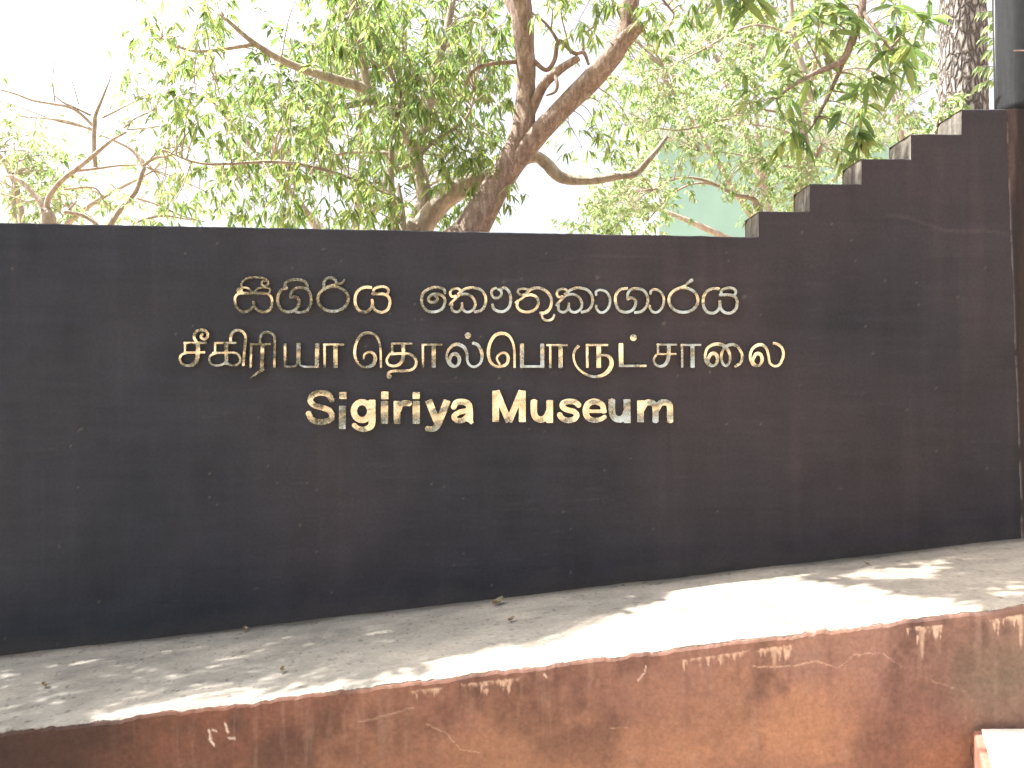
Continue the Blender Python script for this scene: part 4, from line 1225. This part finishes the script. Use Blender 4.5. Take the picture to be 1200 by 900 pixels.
# --- fern-like shrub peeping over the steps
t7 = empty("fern_shrub", (2.9, 1.2, 0), "pale yellow green shrub peeping over the topmost wall step", "shrub")
wood, leaves = MB(), MB(); ST = []
ST += list(tube(wood, [np.array([2.95, 1.2, -0.1]), P(1090, 220, 1.2), P(1095, 165, 1.2), P(1100, 140, 1.2)], [0.03, 0.02, 0.012, 0.006], 8, 5))
ctr = [P(*q, 1.2 + rng.uniform(-.1, .2)) for q in ((1102, 140), (1112, 128), (1122, 122), (1108, 120), (1092, 150), (1085, 160), (1130, 119), (1070, 165))]
grow(wood, leaves, ST, ctr, 0.05, 4, 9, 0.06, 0.2, droop=0.2, twig=0.002)
wood.build("stem", M_BARK_PALE, t7, smooth=True)
leaves.build("foliage", M_LEAF_PALE, t7)

# --- farther trees
def far_tree(name, label, px, y, blobs, leafm, leaf=0.16, barkm=M_BARK_PALE, tips=4, per=9, spread=0.38, trunk_r=0.16, depth=1.8):
    e = empty(name, (P(px, 300, y)[0], y, 0), label, "tree", "trees far behind the wall")
    wood, leaves = MB(), MB(); ST = []
    d = (y + DW) / F
    tops = [P(cx_, cy_, y) for (cx_, cy_), _, _ in blobs]
    base = np.array([P(px, 300, y)[0], y, -0.2])
    mid = np.array([base[0] + 0.15, y, max(2.0, min(t[2] for t in tops) * 0.75)])
    ST += list(tube(wood, [base, (base + mid) / 2 + np.array([0.1, 0, 0]), mid], [trunk_r, trunk_r * .8, trunk_r * .6], 10, 6, 0.12, int(px)))
    for t in tops:
        ST += list(tube(wood, [mid, (mid + t) / 2 + rng.normal(size=3) * 0.15, t], [trunk_r * .5, trunk_r * .32, trunk_r * .12], 8, 6, 0.1, int(px) + 3))
    ctr = []
    for (cx_, cy_), (rx_, ry_), n_ in blobs:
        for _ in range(n_):
            v = rng.normal(size=3); v /= np.linalg.norm(v); v *= rng.random() ** 0.4
            ctr.append(P(cx_, cy_, y) + v * np.array([rx_ * d, depth, ry_ * d]))
    grow(wood, leaves, ST, ctr, spread, tips, per, leaf, 0.2, droop=0.5, simple=True, twig=0.008)
    wood.build("trunk", barkm, e, smooth=True)
    leaves.build("crown", leafm, e)
far_tree("broad_tree", "airy yellow green tree far behind the small leaved tree right of centre", 908, 10, [((790, 110), (80, 60), 34), ((880, 60), (100, 60), 40), ((960, 20), (80, 50), 26), ((820, 20), (80, 40), 22), ((720, 225), (60, 40), 14)], M_LEAF_PALE)
far_tree("pale_tree", "pale washed out tree far behind the nearly bare one at the left edge", 20, 11, [((20, 190), (60, 55), 26), ((90, 235), (60, 35), 16), ((-30, 140), (50, 50), 14), ((180, 200), (60, 50), 12)], M_LEAF_PALE)
far_tree("tall_tree", "deep green tree far behind the dense drooping crown left of the forked trunk", 400, 9, [((420, 100), (110, 80), 46), ((320, 190), (90, 50), 22), ((520, 60), (70, 70), 22), ((500, 220), (70, 40), 16), ((250, 120), (80, 60), 16)], M_LEAF_DARK)
far_tree("bushy_tree", "light green tree far behind the stepped end of the wall near the furrowed trunk", 1060, 13, [((1050, 110), (60, 60), 24), ((1000, 190), (50, 50), 16), ((1020, 40), (60, 50), 16)], M_LEAF_PALE)

# --- teal building glimpsed through the leaves
bl = empty("teal_building", (P(980, 300, 17)[0], 18, 0), "pale teal painted building glimpsed through leaves behind the lowest steps", "building")
xa, xb = P(772, 0, 17)[0], P(1168, 0, 17)[0]
zt_ = P(0, 165, 17)[2]
mb = MB(); prism(mb, [(xa, 17), (xb, 17), (xb, 24), (xa, 24)], -0.1, zt_)
mb.build("wall", M_TEAL, bl)
mb = MB(); prism(mb, [(xa - .3, 16.6), (xb + .3, 16.6), (xb + .3, 24.4), (xa - .3, 24.4)], zt_ + 0.002, zt_ + 0.18)
mb.build("roof", M_ROOF, bl)

# --- unseen trees added behind the viewer to darken brass reflections and shade the ground
for k, (x_, y_, h_, r_) in enumerate(((-6.8, -15, 5.6, 3.2), (-1.6, -18, 5.0, 2.3), (5.2, -17, 5.4, 2.0), (-4.1, -7.0, 5.4, 2.5))):
    lab = ("tall rounded unseen tree added far left behind the viewer for reflections", "small rounded unseen tree added straight behind the viewer for reflections",
           "tall narrow unseen tree added behind the viewer on the right for reflections", "tall spreading unseen tree added left of the viewer for shade and reflections")[k]
    e = empty("added_tree", (x_, y_, 0), lab, "tree", "unseen trees added for reflections and shade")
    wood, leaves = MB(), MB(); ST = []
    top = np.array([x_ + 0.3, y_, h_])
    ST += list(tube(wood, [np.array([x_, y_, -0.2]), np.array([x_ + .1, y_, h_ * .4]), top], [0.2, 0.15, 0.06], 10, 6, 0.1, k + 300))
    for q in range(6):
        t = np.array([x_ + math.cos(q) * r_ * .7, y_ + math.sin(q) * r_ * .7, h_ * (0.6 + 0.1 * (q % 3))])
        ST += list(tube(wood, [np.array([x_ + .1, y_, h_ * .4]), (top + t) / 2, t], [0.09, 0.06, 0.02], 8, 5, 0.1, k + 310 + q))
    ctr = [np.array([x_, y_, h_ * 0.75]) + (lambda v: v / np.linalg.norm(v) * rng.random() ** .4)(rng.normal(size=3)) * np.array([r_, r_, h_ * (.42 if k < 3 else .36)]) for _ in range(170)]
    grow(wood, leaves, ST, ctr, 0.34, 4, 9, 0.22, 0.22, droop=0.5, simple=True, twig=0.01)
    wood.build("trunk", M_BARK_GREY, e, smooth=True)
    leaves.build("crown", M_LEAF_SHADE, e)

# ------------------------------------------------------------------ fallen leaves on the pavement
def pave_px(px, py):
    # solve depth for the sloping pavement
    k = (py - 450) / F
    d = 1.245 / (k + 0.115 * (px - 600) / F)
    x = (px - 600) / F * d
    return np.array([x, d - DW, ledge_z(x)])
for px_, py_, sz, lab in ((583, 709, 0.05, "curled pale dry leaf lying near the wall foot below the M"), (599, 729, 0.028, "small dark dry leaf lying in shade below the curled one"),
                          (53, 806, 0.03, "small brown dry leaf on the left shaded pavement"), (331, 788, 0.026, "tiny dark dry leaf beside the sun flecks on the left pavement"),
                          (1016, 663, 0.022, "tiny upright dry leaf on the pavement near the right wall foot"), (288, 740, 0.03, "thin dry leaf against the wall foot at left of the letters")):
    p = pave_px(px_, py_)
    mb = MB()
    a = rng.uniform(0, 3.14)
    u = np.array([math.cos(a), math.sin(a), 0.115 * math.cos(a)]); w_ = np.array([-math.sin(a), math.cos(a), 0])
    V, f = [], []
    for s_ in np.linspace(-1, 1, 9):
        wd = 0.45 * (1 - s_ * s_) ** 0.7 + 0.03
        for t_ in (-1, -0.5, 0, 0.5, 1):
            V.append(p + u * s_ * sz + w_ * t_ * wd * sz + np.array([0, 0, 0.010 + (t_ * t_) * sz * 0.35 + s_ * s_ * sz * 0.25]))
    for j in range(8):
        for i in range(4):
            f.append((j * 5 + i, j * 5 + i + 1, (j + 1) * 5 + i + 1, (j + 1) * 5 + i))
    mb.add(V, f)
    o = mb.build("fallen_leaf", M_DRY, origin=p)
    tag(o, lab, "leaf", "dry leaves fallen on the pavement")
